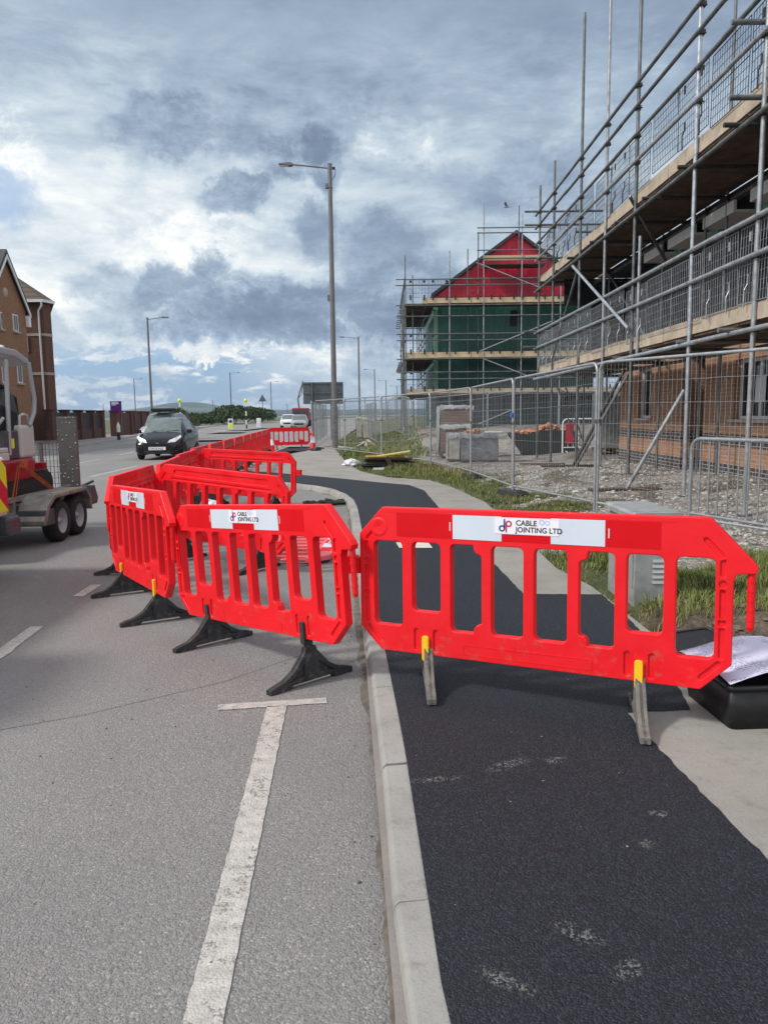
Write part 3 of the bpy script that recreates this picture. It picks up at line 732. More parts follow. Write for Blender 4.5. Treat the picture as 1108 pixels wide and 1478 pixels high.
def blades(name, spots, mat, kind='stuff'):
    m = MB()
    for (x, y, z, h, w, lean, az, b) in spots:
        d = Vector((math.cos(az), math.sin(az), 0)); s = Vector((-d.y, d.x, 0))*w/2
        p0 = Vector((x, y, z)); p1 = p0+Vector((0, 0, h*.55))+d*lean*h*.35; p2 = p0+Vector((0, 0, h*(.95-.3*lean)))+d*lean*h
        k = len(m.v); m.v += [tuple(p0-s), tuple(p0+s), tuple(p1+s*.7), tuple(p1-s*.7), tuple(p2)]
        m.f += [[k, k+1, k+2, k+3], [k+3, k+2, k+4]]; m.sm += [False, False]; m.mi += [0, 0]
    return tag(m.obj(name, mat), kind=kind)
def grass():
    green, dry = [], []
    def tuft(x, y, n, h, rad, target, wide=.008):
        for _ in range(n):
            a = random.uniform(0, 6.28); r = rad*math.sqrt(random.random()); X_, Y_ = x+r*math.cos(a), y+r*math.sin(a)
            target.append((X_, Y_, hz(X_, Y_)-.01, h*random.uniform(.45, 1.1), wide*random.uniform(.6, 1.3), random.uniform(.1, .9), random.uniform(0, 6.28), 0))
    for _ in range(2600):
        x, y = random.uniform(1.6, 4.6), random.uniform(5.0, 9.2); g = zone(x, y)[1]
        if 1.78 < x < 2.2 and 5.4 < y < 6.3: continue
        if random.random() < g:
            n = noise.noise(Vector((x*1.2, y*1.2, 0)))
            if 5.4 < y and x < 2.0 and y < 7.5: h = .08; tgt = dry if random.random() < .6 else green
            else: h = .17+.16*n; tgt = dry if random.random() < .3 else green
            if noise.noise(Vector((x*3, y*3, 7))) > -.18: tuft(x, y, 15, h, .09, tgt)
    for _ in range(170):
        x, y = random.uniform(1.78, 3.6), random.uniform(4.95, 5.5)
        if not (x < 2.2 and y > 5.4): tuft(x, y, 9, .12, .07, dry if random.random() < .75 else green, .006)
    for _ in range(5200):
        y = random.uniform(9, 27); x = bx(y)+random.uniform(0, 2.4); g = zone(x, y)[1]
        if random.random() < g:
            f = ss((y-14)/4)*ss((x-bx(y)-.5)/.6)
            tuft(x, y, 6, .065+.24*f*random.random()+.04*random.random(), .14, dry if random.random() < .3+.5*f else green, .011) if noise.noise(Vector((x*2.2, y*2.2, 4))) > -.22 else None
    for _ in range(2600):
        y = random.uniform(26, 56); x = random.uniform(-2.2, 1.6)
        if x > bx(y)+.1: tuft(x, y, 5, .22, .3, dry if random.random() < .4 else green, .03)
    blades('grass', green, 'grass_blade'); blades('dry_grass', dry, 'dry_grass')
grass()
def rock(m, c, r, flat=.6, seed=0):
    rnd = random.Random(seed); n = 6; vs = []
    for k, (zz, rr) in enumerate(((-.6, .7), (.1, 1.0), (.75, .6))):
        for i in range(n):
            a = 6.283*(i+rnd.uniform(-.3, .3))/n; q = r*rr*rnd.uniform(.7, 1.15)
            vs.append((c[0]+q*math.cos(a), c[1]+q*math.sin(a), c[2]+r*zz*flat+rnd.uniform(-.1, .1)*r))
    fs = [tuple(reversed(range(n))), tuple(range(2*n, 3*n))]+[(k*n+i, k*n+(i+1) % n, (k+1)*n+(i+1) % n, (k+1)*n+i) for k in range(2) for i in range(n)]
    m.add(vs, fs)
def loose():
    m = MB()
    for i in range(5200):
        y = 8.2+13*random.random()**1.6; x = random.uniform(2.2, 6.45)
        if zone(x, y)[1] > .35 and random.random() < .85: continue
        r = .012+.03*random.random()**4+(.04 if random.random() < .02 else 0); rock(m, (x, y, hz(x, y)+r*.2), r, .6, i)
    tag(m.obj('loose_stones', 'block_stone'), kind='stuff')
    m = MB()
    for i in range(150):
        y = random.uniform(4.15, 5.5); x = random.uniform(1.72, 3.4); r = .012+.04*random.random()**3
        rock(m, (x, y, hz(x, y)+r*.2), r, .6, i)
    tag(m.obj('mud_clods', 'mud'), kind='stuff')
    m = MB()
    for i in range(200):
        y = random.uniform(1.6, 9); x = random.uniform(-4, .0)
        if abs(x-(-.1)) > 3.9: continue
        r = random.uniform(.002, .0055); rock(m, (x, y, r*.5), r, .7, i)
    for i in range(70):
        y = random.uniform(1.6, 12); x = -.12-(y-4.9)*.06-random.random()**2*.12; r = random.uniform(.003, .009); rock(m, (x-.02, y, r*.4), r, .6, i)
    tag(m.obj('road_grit', 'mud'), kind='stuff')
loose()

# ------------------------------------------------------------------ BARRIERS
Z0 = .22
X0 = -.93   # local x of the body's left edge
def bar_polys(front):
    def P(l): return [(X0+s, Z0+z) for s, z in l]
    outer = P([(.126, 0), (1.734, 0), (1.86, .125), (1.86, .50), (1.872, .535), (1.95, .54), (1.957, .565), (1.94, .59), (1.765, .775), (1.75, .78), (.138, .78), (0, .635), (0, .125)])
    sl = []
    def slot(a, b, c, d, n=None):
        p = rrect(X0+a, Z0+c, X0+b, Z0+d, .028, 3)
        sl.append(p)
    def notch(a, b, c, d, side):
        r = .02; k = .045
        r = .022
        if side > 0: q = [(b, c+.058), (b, d-.058), (b-.010, d-.047), (b-.028, d-.042), (b-.040, d-.026), (b-.044, d), (a+r, d), (a+r*.3, d-r*.3), (a, d-r), (a, c+r), (a+r*.3, c+r*.3), (a+r, c), (b-.044, c), (b-.040, c+.026), (b-.028, c+.042), (b-.010, c+.047)]
        else: q = [(a, d-.058), (a, c+.058), (a+.010, c+.047), (a+.028, c+.042), (a+.040, c+.026), (a+.044, c), (b-r, c), (b-r*.3, c+r*.3), (b, c+r), (b, d-r), (b-r*.3, d-r*.3), (b-r, d), (a+.044, d), (a+.040, d-.026), (a+.028, d-.042), (a+.010, d-.047)]
        sl.append(P(q))
    slot(.086, .255, .142, .60); slot(.312, .474, .232, .60); notch(.530, .698, .142, .60, 1); slot(.75, .915, .142, .60)
    slot(.97, 1.132, .142, .60); notch(1.188, 1.354, .142, .60, -1); slot(1.408, 1.57, .232, .60); slot(1.623, 1.787, .142, .60)
    g = []
    def gp(a, b, r): g.append(pill((X0+a[0], Z0+a[1]), (X0+b[0], Z0+b[1]), r))
    for sgn in (0, 1):
        f = (lambda s: s) if not sgn else (lambda s: 1.86-s)
        gp((f(.043), .16), (f(.043), .28), .011); gp((f(.043), .31), (f(.043), .311), .016)
        gp((f(.043), .34), (f(.043), .45), .011); gp((f(.043), .485), (f(.043), .486), .016)
        gp((f(.043), .53), (f(.043), .585), .011); gp((f(.055), .125), (f(.125), .055), .011); gp((f(.05), .61), (f(.115), .68), .011)
        for sx in (.335, .445): gp((f(sx), .035), (f(sx), .125), .014)
    if front:
        g.append(pill((X0+.115, Z0+.69), (X0+.1151, Z0+.69), .0))
        g.pop()
    else:
        gp((.28, .70), (1.58, .70), .030); gp((.22, .63), (1.64, .63), .008)
    return outer, sl, g
def make_barrier():
    root = thing('barrier', 'red plastic barrier', 'barrier')
    m = MB()
    outer, sl, g = bar_polys(True)
    core = slab([outer]+sl, .017, .004); m.add(*core)
    v, f = slab([outer]+sl+g, .0075, .005, -.0185); m.add(v, f)
    outer, sl, g = bar_polys(False)
    v, f = slab([outer]+sl+g, .0075, .005, .0185); m.add(v, f)
    # upper lip, bosses on the face
    m.box((X0+.60, -.0275, Z0+.03), (X0+.604, -.026, Z0+.075)); m.box((X0+1.25, -.0275, Z0+.03), (X0+1.254, -.026, Z0+.075))
    m.box((X0+.60, -.0275, Z0+.075), (X0+1.254, -.026, Z0+.079)); m.box((X0+.60, -.0275, Z0+.026), (X0+1.254, -.026, Z0+.03))
    m.box((X0+.15, -.0275, Z0+.755), (X0+1.62, -.026, Z0+.775)); m.lathe([(.0, -.024), (.03, -.0262), (.046, -.0295), (.052, -.026)], (X0+.118, 0, Z0+.672), 20, 'Y')
    m.obj('panel', 'red_plastic', root)
    # hinge peg on the right wing
    p = MB(); px = X0+1.93
    p.tube((px, 0, Z0+.545), (px, 0, Z0+.30), .0165, 12); p.tube((px, 0, Z0+.30), (px, 0, Z0+.28), .0165, 12, .009)
    for k in range(5): p.tube((px, 0, Z0+.33+k*.042), (px, 0, Z0+.345+k*.042), .0185, 12)
    p.obj('hinge_peg', 'red_plastic', root)
    s = MB(); v, f = slab([rrect(X0-.10, Z0+.405, X0-.028, Z0+.505, .012, 3)], .028, .006); s.add(v, f); s.box((X0-.028, -.02, Z0+.41), (X0-.006, .02, Z0+.5))
    s.obj('socket', 'red_plastic', root)
    # reflective strip on the face: red sheet with two white blocks
    r = MB(); r.box((X0+.225, -.0273, Z0+.628), (X0+1.555, -.0262, Z0+.752)); rs = r.obj('reflective_strip', 'red_sheet', root)
    for a, b in ((.545, .805), (1.052, 1.308)): w = MB(); w.box((X0+a, -.0285, Z0+.628), (X0+b, -.0273, Z0+.752)); w.obj('white_block', 'white_sheet', rs)
    for xx in (.527, 1.322):
        tk = MB()
        for q in range(9): tk.box((X0+xx, -.0283, Z0+.67+q*.005), (X0+xx+.006, -.0273, Z0+.6735+q*.005))
        tk.obj('edge_print', 'white_print', rs)
    for sgn in (0, 1):
        fx = X0+.39 if not sgn else X0+1.47
        ft = MB()
        prof = [(-.30, 0), (-.30, .028), (-.27, .038), (-.20, .055), (-.13, .095), (-.075, .155), (-.045, .19), (-.038, .215), (.038, .215), (.045, .19), (.075, .155), (.13, .095), (.20, .055), (.27, .038), (.30, .028), (.30, 0), (.16, .0), (.14, .02), (-.14, .02), (-.16, 0)]
        h1 = [(-.055, .055), (-.055, .12), (-.085, .10), (-.13, .06), (-.16, .045)]
        h2 = [(.055, .055), (.16, .045), (.13, .06), (.085, .10), (.055, .12)]
        v1, f1 = slab([prof], .010, .003); v2, f2 = slab([prof, h1, h2], .024, .006)
        # rotate so that the long base lies across the panel
        rot = lambda V: [(fx-b_, a_, c_) for a_, b_, c_ in V]
        ft.add(rot(v1), f1); ft.add(rot(v2), f2)
        ft.box((fx-.03, -.012, .07), (fx+.03, .012, .08)) if False else None
        foot = ft.obj('foot', 'black_rubber', root)
        cl = MB(); v, f = slab([rrect(fx-.019, Z0-.03, fx+.019, Z0+.105, .012, 3)], .0085, .003, -.034); cl.add(v, f)
        cl.box((fx-.016, -.022, Z0-.06), (fx+.016, .022, Z0-.008))
        c = cl.obj('foot_clip', 'black_rubber', foot)
    return root, rs
proto, pstrip = make_barrier()
# name plate (only on some barriers)
def plate(parent_root, dirty=False):
    pl = MB(); v, f = slab([rrect(X0+.765, Z0+.666, X0+1.095, Z0+.749, .008, 3)], .0006, .0002, -.0293, 0); pl.add(v, f)
    o = pl.obj('name_plate', 'white_print', parent_root)
    bd = MB(); 
    for a, b in (((X0+.768, Z0+.668), (X0+1.092, Z0+.6695)), ((X0+.768, Z0+.7455), (X0+1.092, Z0+.747)), ((X0+.768, Z0+.668), (X0+.7695, Z0+.747)), ((X0+1.0905, Z0+.668), (X0+1.092, Z0+.747))):
        bd.box((a[0], -.0303, a[1]), (b[0], -.0299, b[1]))
    bd.obj('plate_border', 'pale_blue_print', o)
    def tx(name, body, size, x, z, mat, offs, sx=1.0, y=-.0305):
        me = textmesh(body, size, mat, .0004, offs, sx); me.name = name; q = link(name, me, o); q.location = (X0+x, y, Z0+z); return q
    tx('lettering', 'CABLE', .037, .878, .712, 'black_print', .0007, .98); tx('lettering', 'JOINTING LTD', .037, .878, .6785, 'black_print', .0007, .94)
    def ring(cx, cz, r, w, stem, mat, name):
        g = MB(); n = 24
        for i in range(n):
            a, b = 6.2832*i/n, 6.2832*(i+1)/n
            q = [(cx+rr*math.cos(t_), cz+rr*math.sin(t_)) for rr, t_ in ((r, a), (r, b), (r-w, b), (r-w, a))]
            g.prism(q, (-.0309, -.0299), lambda p_, q_, t_: (X0+p_, t_, Z0+q_))
        if stem: g.box((X0+stem[0], -.0309, Z0+stem[1]), (X0+stem[2], -.0299, Z0+stem[3]))
        return g.obj(name, mat, o)
    ring(.808, .694, .0165, .0075, (.8165, .694, .8245, .741), 'blue_print', 'logo_mark'); ring(.842, .718, .0165, .0075, (.8265, .675, .8335, .718), 'crimson_print', 'logo_mark')
    ring(1.008, .731, .014, .006, None, 'pale_blue_print', 'logo_mark'); ring(1.035, .729, .012, .004, None, 'pale_blue_print', 'logo_mark')
    return o

# pose list: x, y, z, yaw, tilt, lean (deg), flipped (back towards viewer), plate, clip material, label
BAR = [
 (.708, 3.718, .066, -27.0, .86, 1.35, 0, 1, 'yellow_plastic', 'largest red barrier standing across the fresh black path, company plate on its top rail'),
 (-.804, 4.722, .0, -47.1, 4.6, -.5, 0, 1, 'black_rubber', 'red barrier on the road beside the kerb, with black feet, joined to the largest barrier'),
 (-1.991, 6.175, -.02, -58.7, 2.5, 0, 0, 1, 'yellow_plastic', 'slanting red barrier at the corner of the enclosure nearest the trailer, plate seen edge-on'),
 (-2.603, 8.019, 0, 94, 0, 0, 1, 0, 'black_rubber', 'first red barrier of the road side row, running away from the corner barrier'),
 (-2.732, 9.85, 0, 96.7, .4, 0, 1, 0, 'black_rubber', 'second red barrier of the road side, behind the first crossing barrier'),
 (-3.033, 11.93, 0, 94.9, 0, 0, 1, 0, 'black_rubber', 'third red barrier of the road side, between the two crossing barriers'),
 (-1.712, 7.911, 0, -34.1, -2.7, .3, 1, 0, 'black_rubber', 'nearer red crossing barrier seen from behind, its loose socket end by the fallen barrier'),
 (-2.35, 13.1, -.04, -20, -2.2, -.5, 1, 0, 'black_rubber', 'farther red crossing barrier seen from behind in front of the kerb corner'),
 (-4.15, 34.2, 0, 10, .5, 0, 1, 0, 'black_rubber', 'farthest red barrier standing square across the pavement by the wire fence'),
]
y0 = 14.1; k = 0
ordn = ['fourth', 'fifth', 'sixth', 'seventh', 'eighth', 'ninth', 'tenth', 'eleventh', 'last']
xs = -3.2
for k in range(9):
    y = 14.0+k*2.03; x = -3.25-(y-13)*.072
    BAR.append((x, y, 0, 94.1, 0, 0, 1, 0, 'black_rubber', '%s red barrier of the road side row, counting from the corner barrier near the trailer' % ordn[k]))
bars = []
for i, (x, y, z, yaw, tilt, lean, flip, pl, clip, lab) in enumerate(BAR):
    o = proto if i == 0 else dup(proto)
    if flip: yaw += 180; tilt = -tilt; lean = -lean
    o.location = (x, y, z); o.rotation_euler = (R_(-lean), R_(-tilt), R_(yaw)); o['label'] = lab; o['group'] = 'red barriers round the roadworks'
    bars.append((o, pl, clip, z, tilt))
allk = {}
for c in bpy.data.objects:
    if c.parent: allk.setdefault(c.parent.name, []).append(c)
for i, (o, pl, clip, bz, tl) in enumerate(bars):
    for nf, f in enumerate([q for q in allk.get(o.name, []) if q.name.startswith('foot')]):
        if True:
            fx = X0+(.39, 1.47)[nf]; dz = (.104 if i == 0 else 0)-bz-fx*math.sin(R_(tl)); f.location.z = dz
            for c in allk.get(f.name, []): c.location.z = -dz
            for c in allk.get(f.name, []):
                if clip != 'black_rubber':
                    c.data = c.data.copy(); c.data.materials[0] = MAT[clip]
            if i == 0: f.data = f.data.copy(); f.data.materials[0] = MAT['grey_rubber']
    if pl: plate(o)
    if i == 0:
        for f, an, fx in zip([f for f in allk[o.name] if f.name.startswith('foot')], (27, 14), (X0+.39, X0+1.47)):
            f.matrix_local = Matrix.Translation((fx, 0, f.location.z)) @ Matrix.Rotation(R_(an), 4, 'Z') @ Matrix.Translation((-fx, 0, 0))
            for c in allk.get(f.name, []): c.matrix_local = Matrix.Translation((fx, 0, c.location.z)) @ Matrix.Rotation(R_(-an), 4, 'Z') @ Matrix.Translation((-fx, 0, 0))
# the fallen one, lying on its back with no feet
fb = dup(proto)
for c in list(kids(fb)):
    if c.name.startswith('foot'):
        for d in kids(c): bpy.data.objects.remove(d)
        bpy.data.objects.remove(c)
    elif c.name.startswith(('panel', 'hinge', 'socket')):
        c.data = c.data.copy(); c.data.materials[0] = MAT['faded_red_plastic']
fb['label'] = 'faded pinkish red barrier lying flat on the road inside the enclosure'
fb.matrix_world = Matrix.Translation((-1.52, 8.85, .06)) @ Matrix.Rotation(R_(-3), 4, 'Z') @ Matrix(((0, 0, 1, 0), (-1, 0, 0, 0), (0, -1, 0, 0), (0, 0, 0, 1)))

# ------------------------------------------------------------------ WIRE FENCE PANELS
def fence_panel(a, b, label, z=None, h=1.97, feet=True, group='mesh site fence panels', step=.07, wr=.0022, mid=False):
    a, b = Vector(a), Vector(b); L = (b-a).xy.length; yaw = math.atan2(b.y-a.y, b.x-a.x); za, zb = a.z, b.z
    root = thing('site_fence', label, 'fence', (a.x, a.y, 0), yaw, group)
    def zz(t): return za+(zb-za)*t/L
    r = .019; pts = []; rc = .12
    e = .03
    pts.append((e, 0, zz(0)+.02))
    pts.append((e, 0, zz(0)+h-rc))
    for i in range(1, 6):
        t_ = R_(90*i/5); pts.append((e+rc-rc*math.cos(t_), 0, zz(0)+h-rc+rc*math.sin(t_)))
    for i in range(5):
        t_ = R_(90*i/5); pts.append((L-e-rc+rc*math.sin(t_), 0, zz(L)+h-rc+rc*math.cos(t_)))
    pts += [(L-e, 0, zz(L)+h-rc), (L-e, 0, zz(L)+.02)]
    m = MB(); m.path(pts, r, 8); m.tube((e, 0, zz(0)+.15), (L-e, 0, zz(L)+.15), .016, 8)
    if mid: m.tube((L/2, 0, zz(L/2)+.15), (L/2, 0, zz(L/2)+h), .012, 6)
    m.obj('frame', 'fence_steel', root)
    w = MB(); n = int((L-.1)/step)
    for i in range(1, n+1):
        x = e+i*(L-2*e)/(n+1); w.tube((x, 0, zz(x)+.15), (x, 0, zz(x)+h), wr, 3, cap=False)
    for q in range(1, 7):
        zq = .15+q*(h-.15)/7; pts = [(e+(L-2*e)*j/16, random.uniform(-.006, .006), zz(L*j/16)+zq+random.uniform(-.004, .004)) for j in range(17)]
        w.path(pts, wr*1.3, 3)
    w.obj('wire_mesh', 'fence_steel', root)
    c = MB(); c.obox((L+.0, 0, zz(L)+h*.62), .11, .05, .05); c.tube((L, -.04, zz(L)+h*.62), (L, .04, zz(L)+h*.62), .012, 6); c.obj('coupler', 'galv_dark', root, bevel=.006)
    return root
def fence_block(x, y, z, rz, label):
    root = thing('fence_block', label, 'fence foot', (x, y, z), rz, 'rubber fence feet')
    m = MB(); m.prism([(-.36, 0), (.36, 0), (.36, .07), (.30, .12), (-.30, .12), (-.36, .07)], (-.11, .11), lambda a, b, t: (a, t, b))
    m.obj('block', 'black_rubber', root, bevel=.012); s = MB()
    for xx in (-.12, .12): s.tube((xx, 0, .11), (xx, 0, .125), .03, 10)
    s.obj('post_hole', 'grey_rubber', root); return root
FP = [(4.28, 6.95, .17), (2.80, 10.12, .20), (2.22, 13.2, .14), (1.93, 17.0, .12), (1.28, 20.9, .12), (-.05, 24.6, .12), (-1.38, 28.0, .12), (-2.72, 31.2, .12)]
labs = ['nearest wire fence panel, at the right edge in front of the brick wall', 'wire fence panel from the tall double post over the gravel heap',
 'wire fence panel with a blue tie, in front of the grey wrapped blocks', 'wire fence panel in front of the brown brick pallet', 'wire fence panel behind the stack of yellow and black boards',
 'wire fence panel between the tall lamp post and the board stack', 'wire fence panel in front of the tall lamp post, traffic cone behind it']
for i in range(7): fence_panel(FP[i], FP[i+1], labs[i], step=(.068 if i < 2 else .1 if i < 4 else .14), wr=.0022 if i < 2 else .003, mid=False)
bl = ['fence foot near the grey cabinet', 'rubber fence foot under the tall double post', 'rubber fence foot in grass by the first bend', 'rubber fence foot in grass below the grey wrapped blocks',
      'rubber fence foot beyond the boards in the grass', 'rubber fence foot right of the white bag', 'rubber fence foot on the pavement beside the lamp post', 'dark rubber fence foot by the farthest red barrier']
for i, p in enumerate(FP):
    if i > 1: fence_block(p[0], p[1], hz(p[0], p[1])-.03 if i < 7 else .1, math.atan2(-.9, -1)+ (1.2 if i < 5 else .6), bl[i])
bt = MB(); bt.obox((2.22, 13.19, 1.50), .09, .06, .07, .4); bt.obj('cable_tie', 'blue_tie'); tag(bpy.data.objects['cable_tie'], 'blue plastic tie round the fence post', 'cable tie')
# row of panels going away beside the road, and the inner site line
q = [(-2.9, 31.6, .12), (-3.15, 35, .12), (-3.3, 38.5, .12), (-3.4, 42, .12), (-3.5, 45.5, .12), (-3.55, 49, .12)]
for i, w_ in enumerate(['first', 'second', 'third', 'fourth', 'fifth']): fence_panel(q[i], q[i+1], '%s wire fence panel of the line going away past the road sign' % w_, step=.2, wr=.004)
q = [(-1.9, 33.5, .12), (1.3, 34.3, .2), (4.7, 34.9, .45), (8.0, 35.3, .55), (11.2, 35.6, .6)]
for i, w_ in enumerate(['leftmost inner wire fence panel before the green building', 'inner wire fence panel behind the brown brick pallet', 'inner wire fence panel before the green wall behind the skip', 'rightmost inner wire fence panel, behind the near scaffold']):
    fence_panel(q[i], q[i+1], w_, step=.16, wr=.004)
q = [(1.2, 35.6, .3), (1.0, 39, .4), (.7, 42.5, .5), (.3, 46, .3), (-.1, 49.5, .2)]
for i, w_ in enumerate(['first', 'second', 'third', 'fourth']): fence_panel(q[i], q[i+1], '%s wire fence panel of the line left of the green building' % w_, step=.2, wr=.004)
q = [(-.3, 36.5, .12), (-.6, 40, .12), (-.9, 43.5, .12)]
for i, w_ in enumerate(['nearer', 'farther']): fence_panel(q[i], q[i+1], '%s wire fence panel standing on the grass beyond the lamp post' % w_, step=.2, wr=.004)

# crowd-control barrier at the right
def crowd(a, b, label, h=1.1, cat='pedestrian barrier', mat='fence_steel', n=15, group=None):
    a, b = Vector(a), Vector(b); L = (b-a).xy.length; root = thing('pedestrian_barrier', label, cat, a, math.atan2(b.y-a.y, b.x-a.x), group)
    m = MB(); rc = .15; pts = [(0, 0, .0), (0, 0, h-rc)]
    for i in range(1, 6): t_ = R_(90*i/5); pts.append((rc-rc*math.cos(t_), 0, h-rc+rc*math.sin(t_)))
    for i in range(5): t_ = R_(90*i/5); pts.append((L-rc+rc*math.sin(t_), 0, h-rc+rc*math.cos(t_)))
    pts += [(L, 0, h-rc), (L, 0, 0)]; m.path(pts, .024, 8); m.tube((0, 0, .17), (L, 0, .17), .018, 8); m.obj('frame', mat, root)
    w = MB()
    for i in range(1, n+1): x = i*L/(n+1); w.tube((x, 0, .17), (x, 0, h), .0095, 6)
    w.obj('upright_bars', mat, root)
    for x in (.12, L-.12):
        f = MB(); f.path([(x, -.32, .0), (x, -.28, .04), (x, .28, .04), (x, .32, 0)], .014, 6); f.obj('foot', mat, root)
    return root
crowd((3.82, 9.55, hz(3.82, 9.55)-.02), (4.62, 7.45, hz(4.6, 7.5)), 'low galvanised pedestrian barrier with upright bars beside the fence', n=14)
r_ = crowd((5.9, 25.4, .2), (8.1, 25.2, .25), 'red and white pedestrian barrier behind the rubble skip', n=12, mat='white_paint')
pr = MB(); pr.box((.9, -.02, .35), (2.0, -.005, .95)); pr.obj('sign_board', 'white_sheet', r_); pr = MB(); pr.box((.1, -.02, .3), (.35, -.005, 1.0)); pr.obj('red_infill', 'hi_red', r_)

# ------------------------------------------------------------------ NEAR BUILDING UNDER CONSTRUCTION
def near_building():
    root = thing('brick_house', 'new brick house under construction behind the scaffold, dark upper floor', 'house', (6.5, 14, 0))
    def P(mb, n, mat, bevel=0):
        o = mb.obj(n, mat, root, bevel); o.matrix_parent_inverse = root.matrix_world.inverted(); o.location = (-6.5, -14, 0); return o
    def wall(x0, x1, ya, yb, z0, z1, holes):
        m = MB(); ys = [ya]
        for (a, b, c, d) in sorted(holes):
            m.box((x0, ys[-1], z0), (x1, a, z1)); m.box((x0, a, z0), (x1, b, c)); m.box((x0, a, d), (x1, b, z1)); ys.append(b)
        m.box((x0, ys[-1], z0), (x1, yb, z1)); return m
    w1 = (18.84, 19.76, 1.36, 2.57); w2 = (12.0, 14.38, 1.37, 2.45); w3 = (8.6, 10.2, 1.37, 2.45)
    P(wall(6.5, 6.8, 16.87, 21.3, -.1, 2.72, [w1]), 'wall', 'site_brick')
    P(wall(6.5, 6.8, 5.0, 15.74, -.1, 2.72, [w2, w3]), 'wall', 'site_brick')
    m = MB(); m.box((6.8, 16.87, -.1), (7.6, 17.17, 2.72)); m.box((6.8, 15.44, -.1), (7.6, 15.74, 2.72)); P(m, 'wall', 'site_brick')
    m = MB(); m.box((6.8, 21.0, -.1), (13, 21.3, 2.72)); m.box((12.7, 5.0, -.1), (13.0, 21.0, 2.72)); m.box((6.8, 5.0, -.1), (12.7, 5.3, 2.72)); P(m, 'wall', 'site_brick')
    m = MB(); m.box((7.5, 15.745, .2), (7.56, 16.865, 2.3)); m.box((7.5, 15.745, 2.3), (7.58, 16.865, 2.72)); P(m, 'door', 'blue_door')
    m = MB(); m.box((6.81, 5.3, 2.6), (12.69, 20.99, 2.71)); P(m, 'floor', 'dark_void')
    m = MB(); m.box((6.81, 5.3, .1), (12.69, 15.4, .2)); P(m, 'floor', 'path_concrete')
    for (a, b, c, d), nm in ((w1, 1), (w2, 2), (w3, 3)):
        f = MB(); fw = .06; X1, X2 = 6.60, 6.68
        f.box((X1, a, c), (X2, a+fw, d)); f.box((X1, b-fw, c), (X2, b, d)); f.box((X1, a+fw, c), (X2, b-fw, c+fw)); f.box((X1, a+fw, d-fw), (X2, b-fw, d))
        k = max(1, round((b-a)/.8))
        for i in range(1, k):
            y = a+(b-a)*i/k; f.box((X1, y-.03, c+fw), (X2, y+.03, d-fw))
        fo = P(f, 'window', 'upvc')
        g = MB(); g.box((6.635, a+fw, c+fw), (6.645, b-fw, d-fw)); go = g.obj('pane', 'glass_dark', fo)
        s = MB(); s.box((6.42, a-.08, c-.055), (6.60, b+.08, c-.002)); s.obj('sill', 'stone_trim', fo)
        if nm == 2:
            for p0, p1, q0, q1 in ((.7, 1.02, .35, .72), (1.45, 1.8, .3, .75)): s = MB(); s.box((6.605, a+p0, c+q0), (6.62, a+p1, c+q1)); s.obj('protective_film', 'white_sheet', fo)
    m = MB(); m.box((6.62, 5.0, 2.72), (6.92, 21.3, 5.02)); P(m, 'upper_wall', 'dark_cladding')
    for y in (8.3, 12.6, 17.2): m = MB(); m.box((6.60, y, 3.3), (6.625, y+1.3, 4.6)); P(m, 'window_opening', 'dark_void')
    for a, b in ((9.2, 11.2), (11.75, 13.2), (13.8, 15.1), (15.5, 16.9), (17.3, 18.4)): m = MB(); m.box((6.08, a, 4.93), (6.13, b, 5.13)); m.box((6.13, a, 4.93), (6.55, b, 4.97)); P(m, 'soffit_board', 'upvc')
    for a in (11.2, 13.2, 15.1, 16.9): m = MB(); m.box((6.40, a+.05, 4.80), (6.61, a+.5, 5.12)); P(m, 'membrane_strip', 'pale_green_sheet')
    m = MB(); m.prism([(6.18, 5.34), (9.8, 7.4), (13.3, 5.34), (13.3, 5.14), (6.18, 5.14)], (4.7, 21.5), lambda a, b, t: (a, t, b)); P(m, 'roof', 'roof_edge')
near_building()

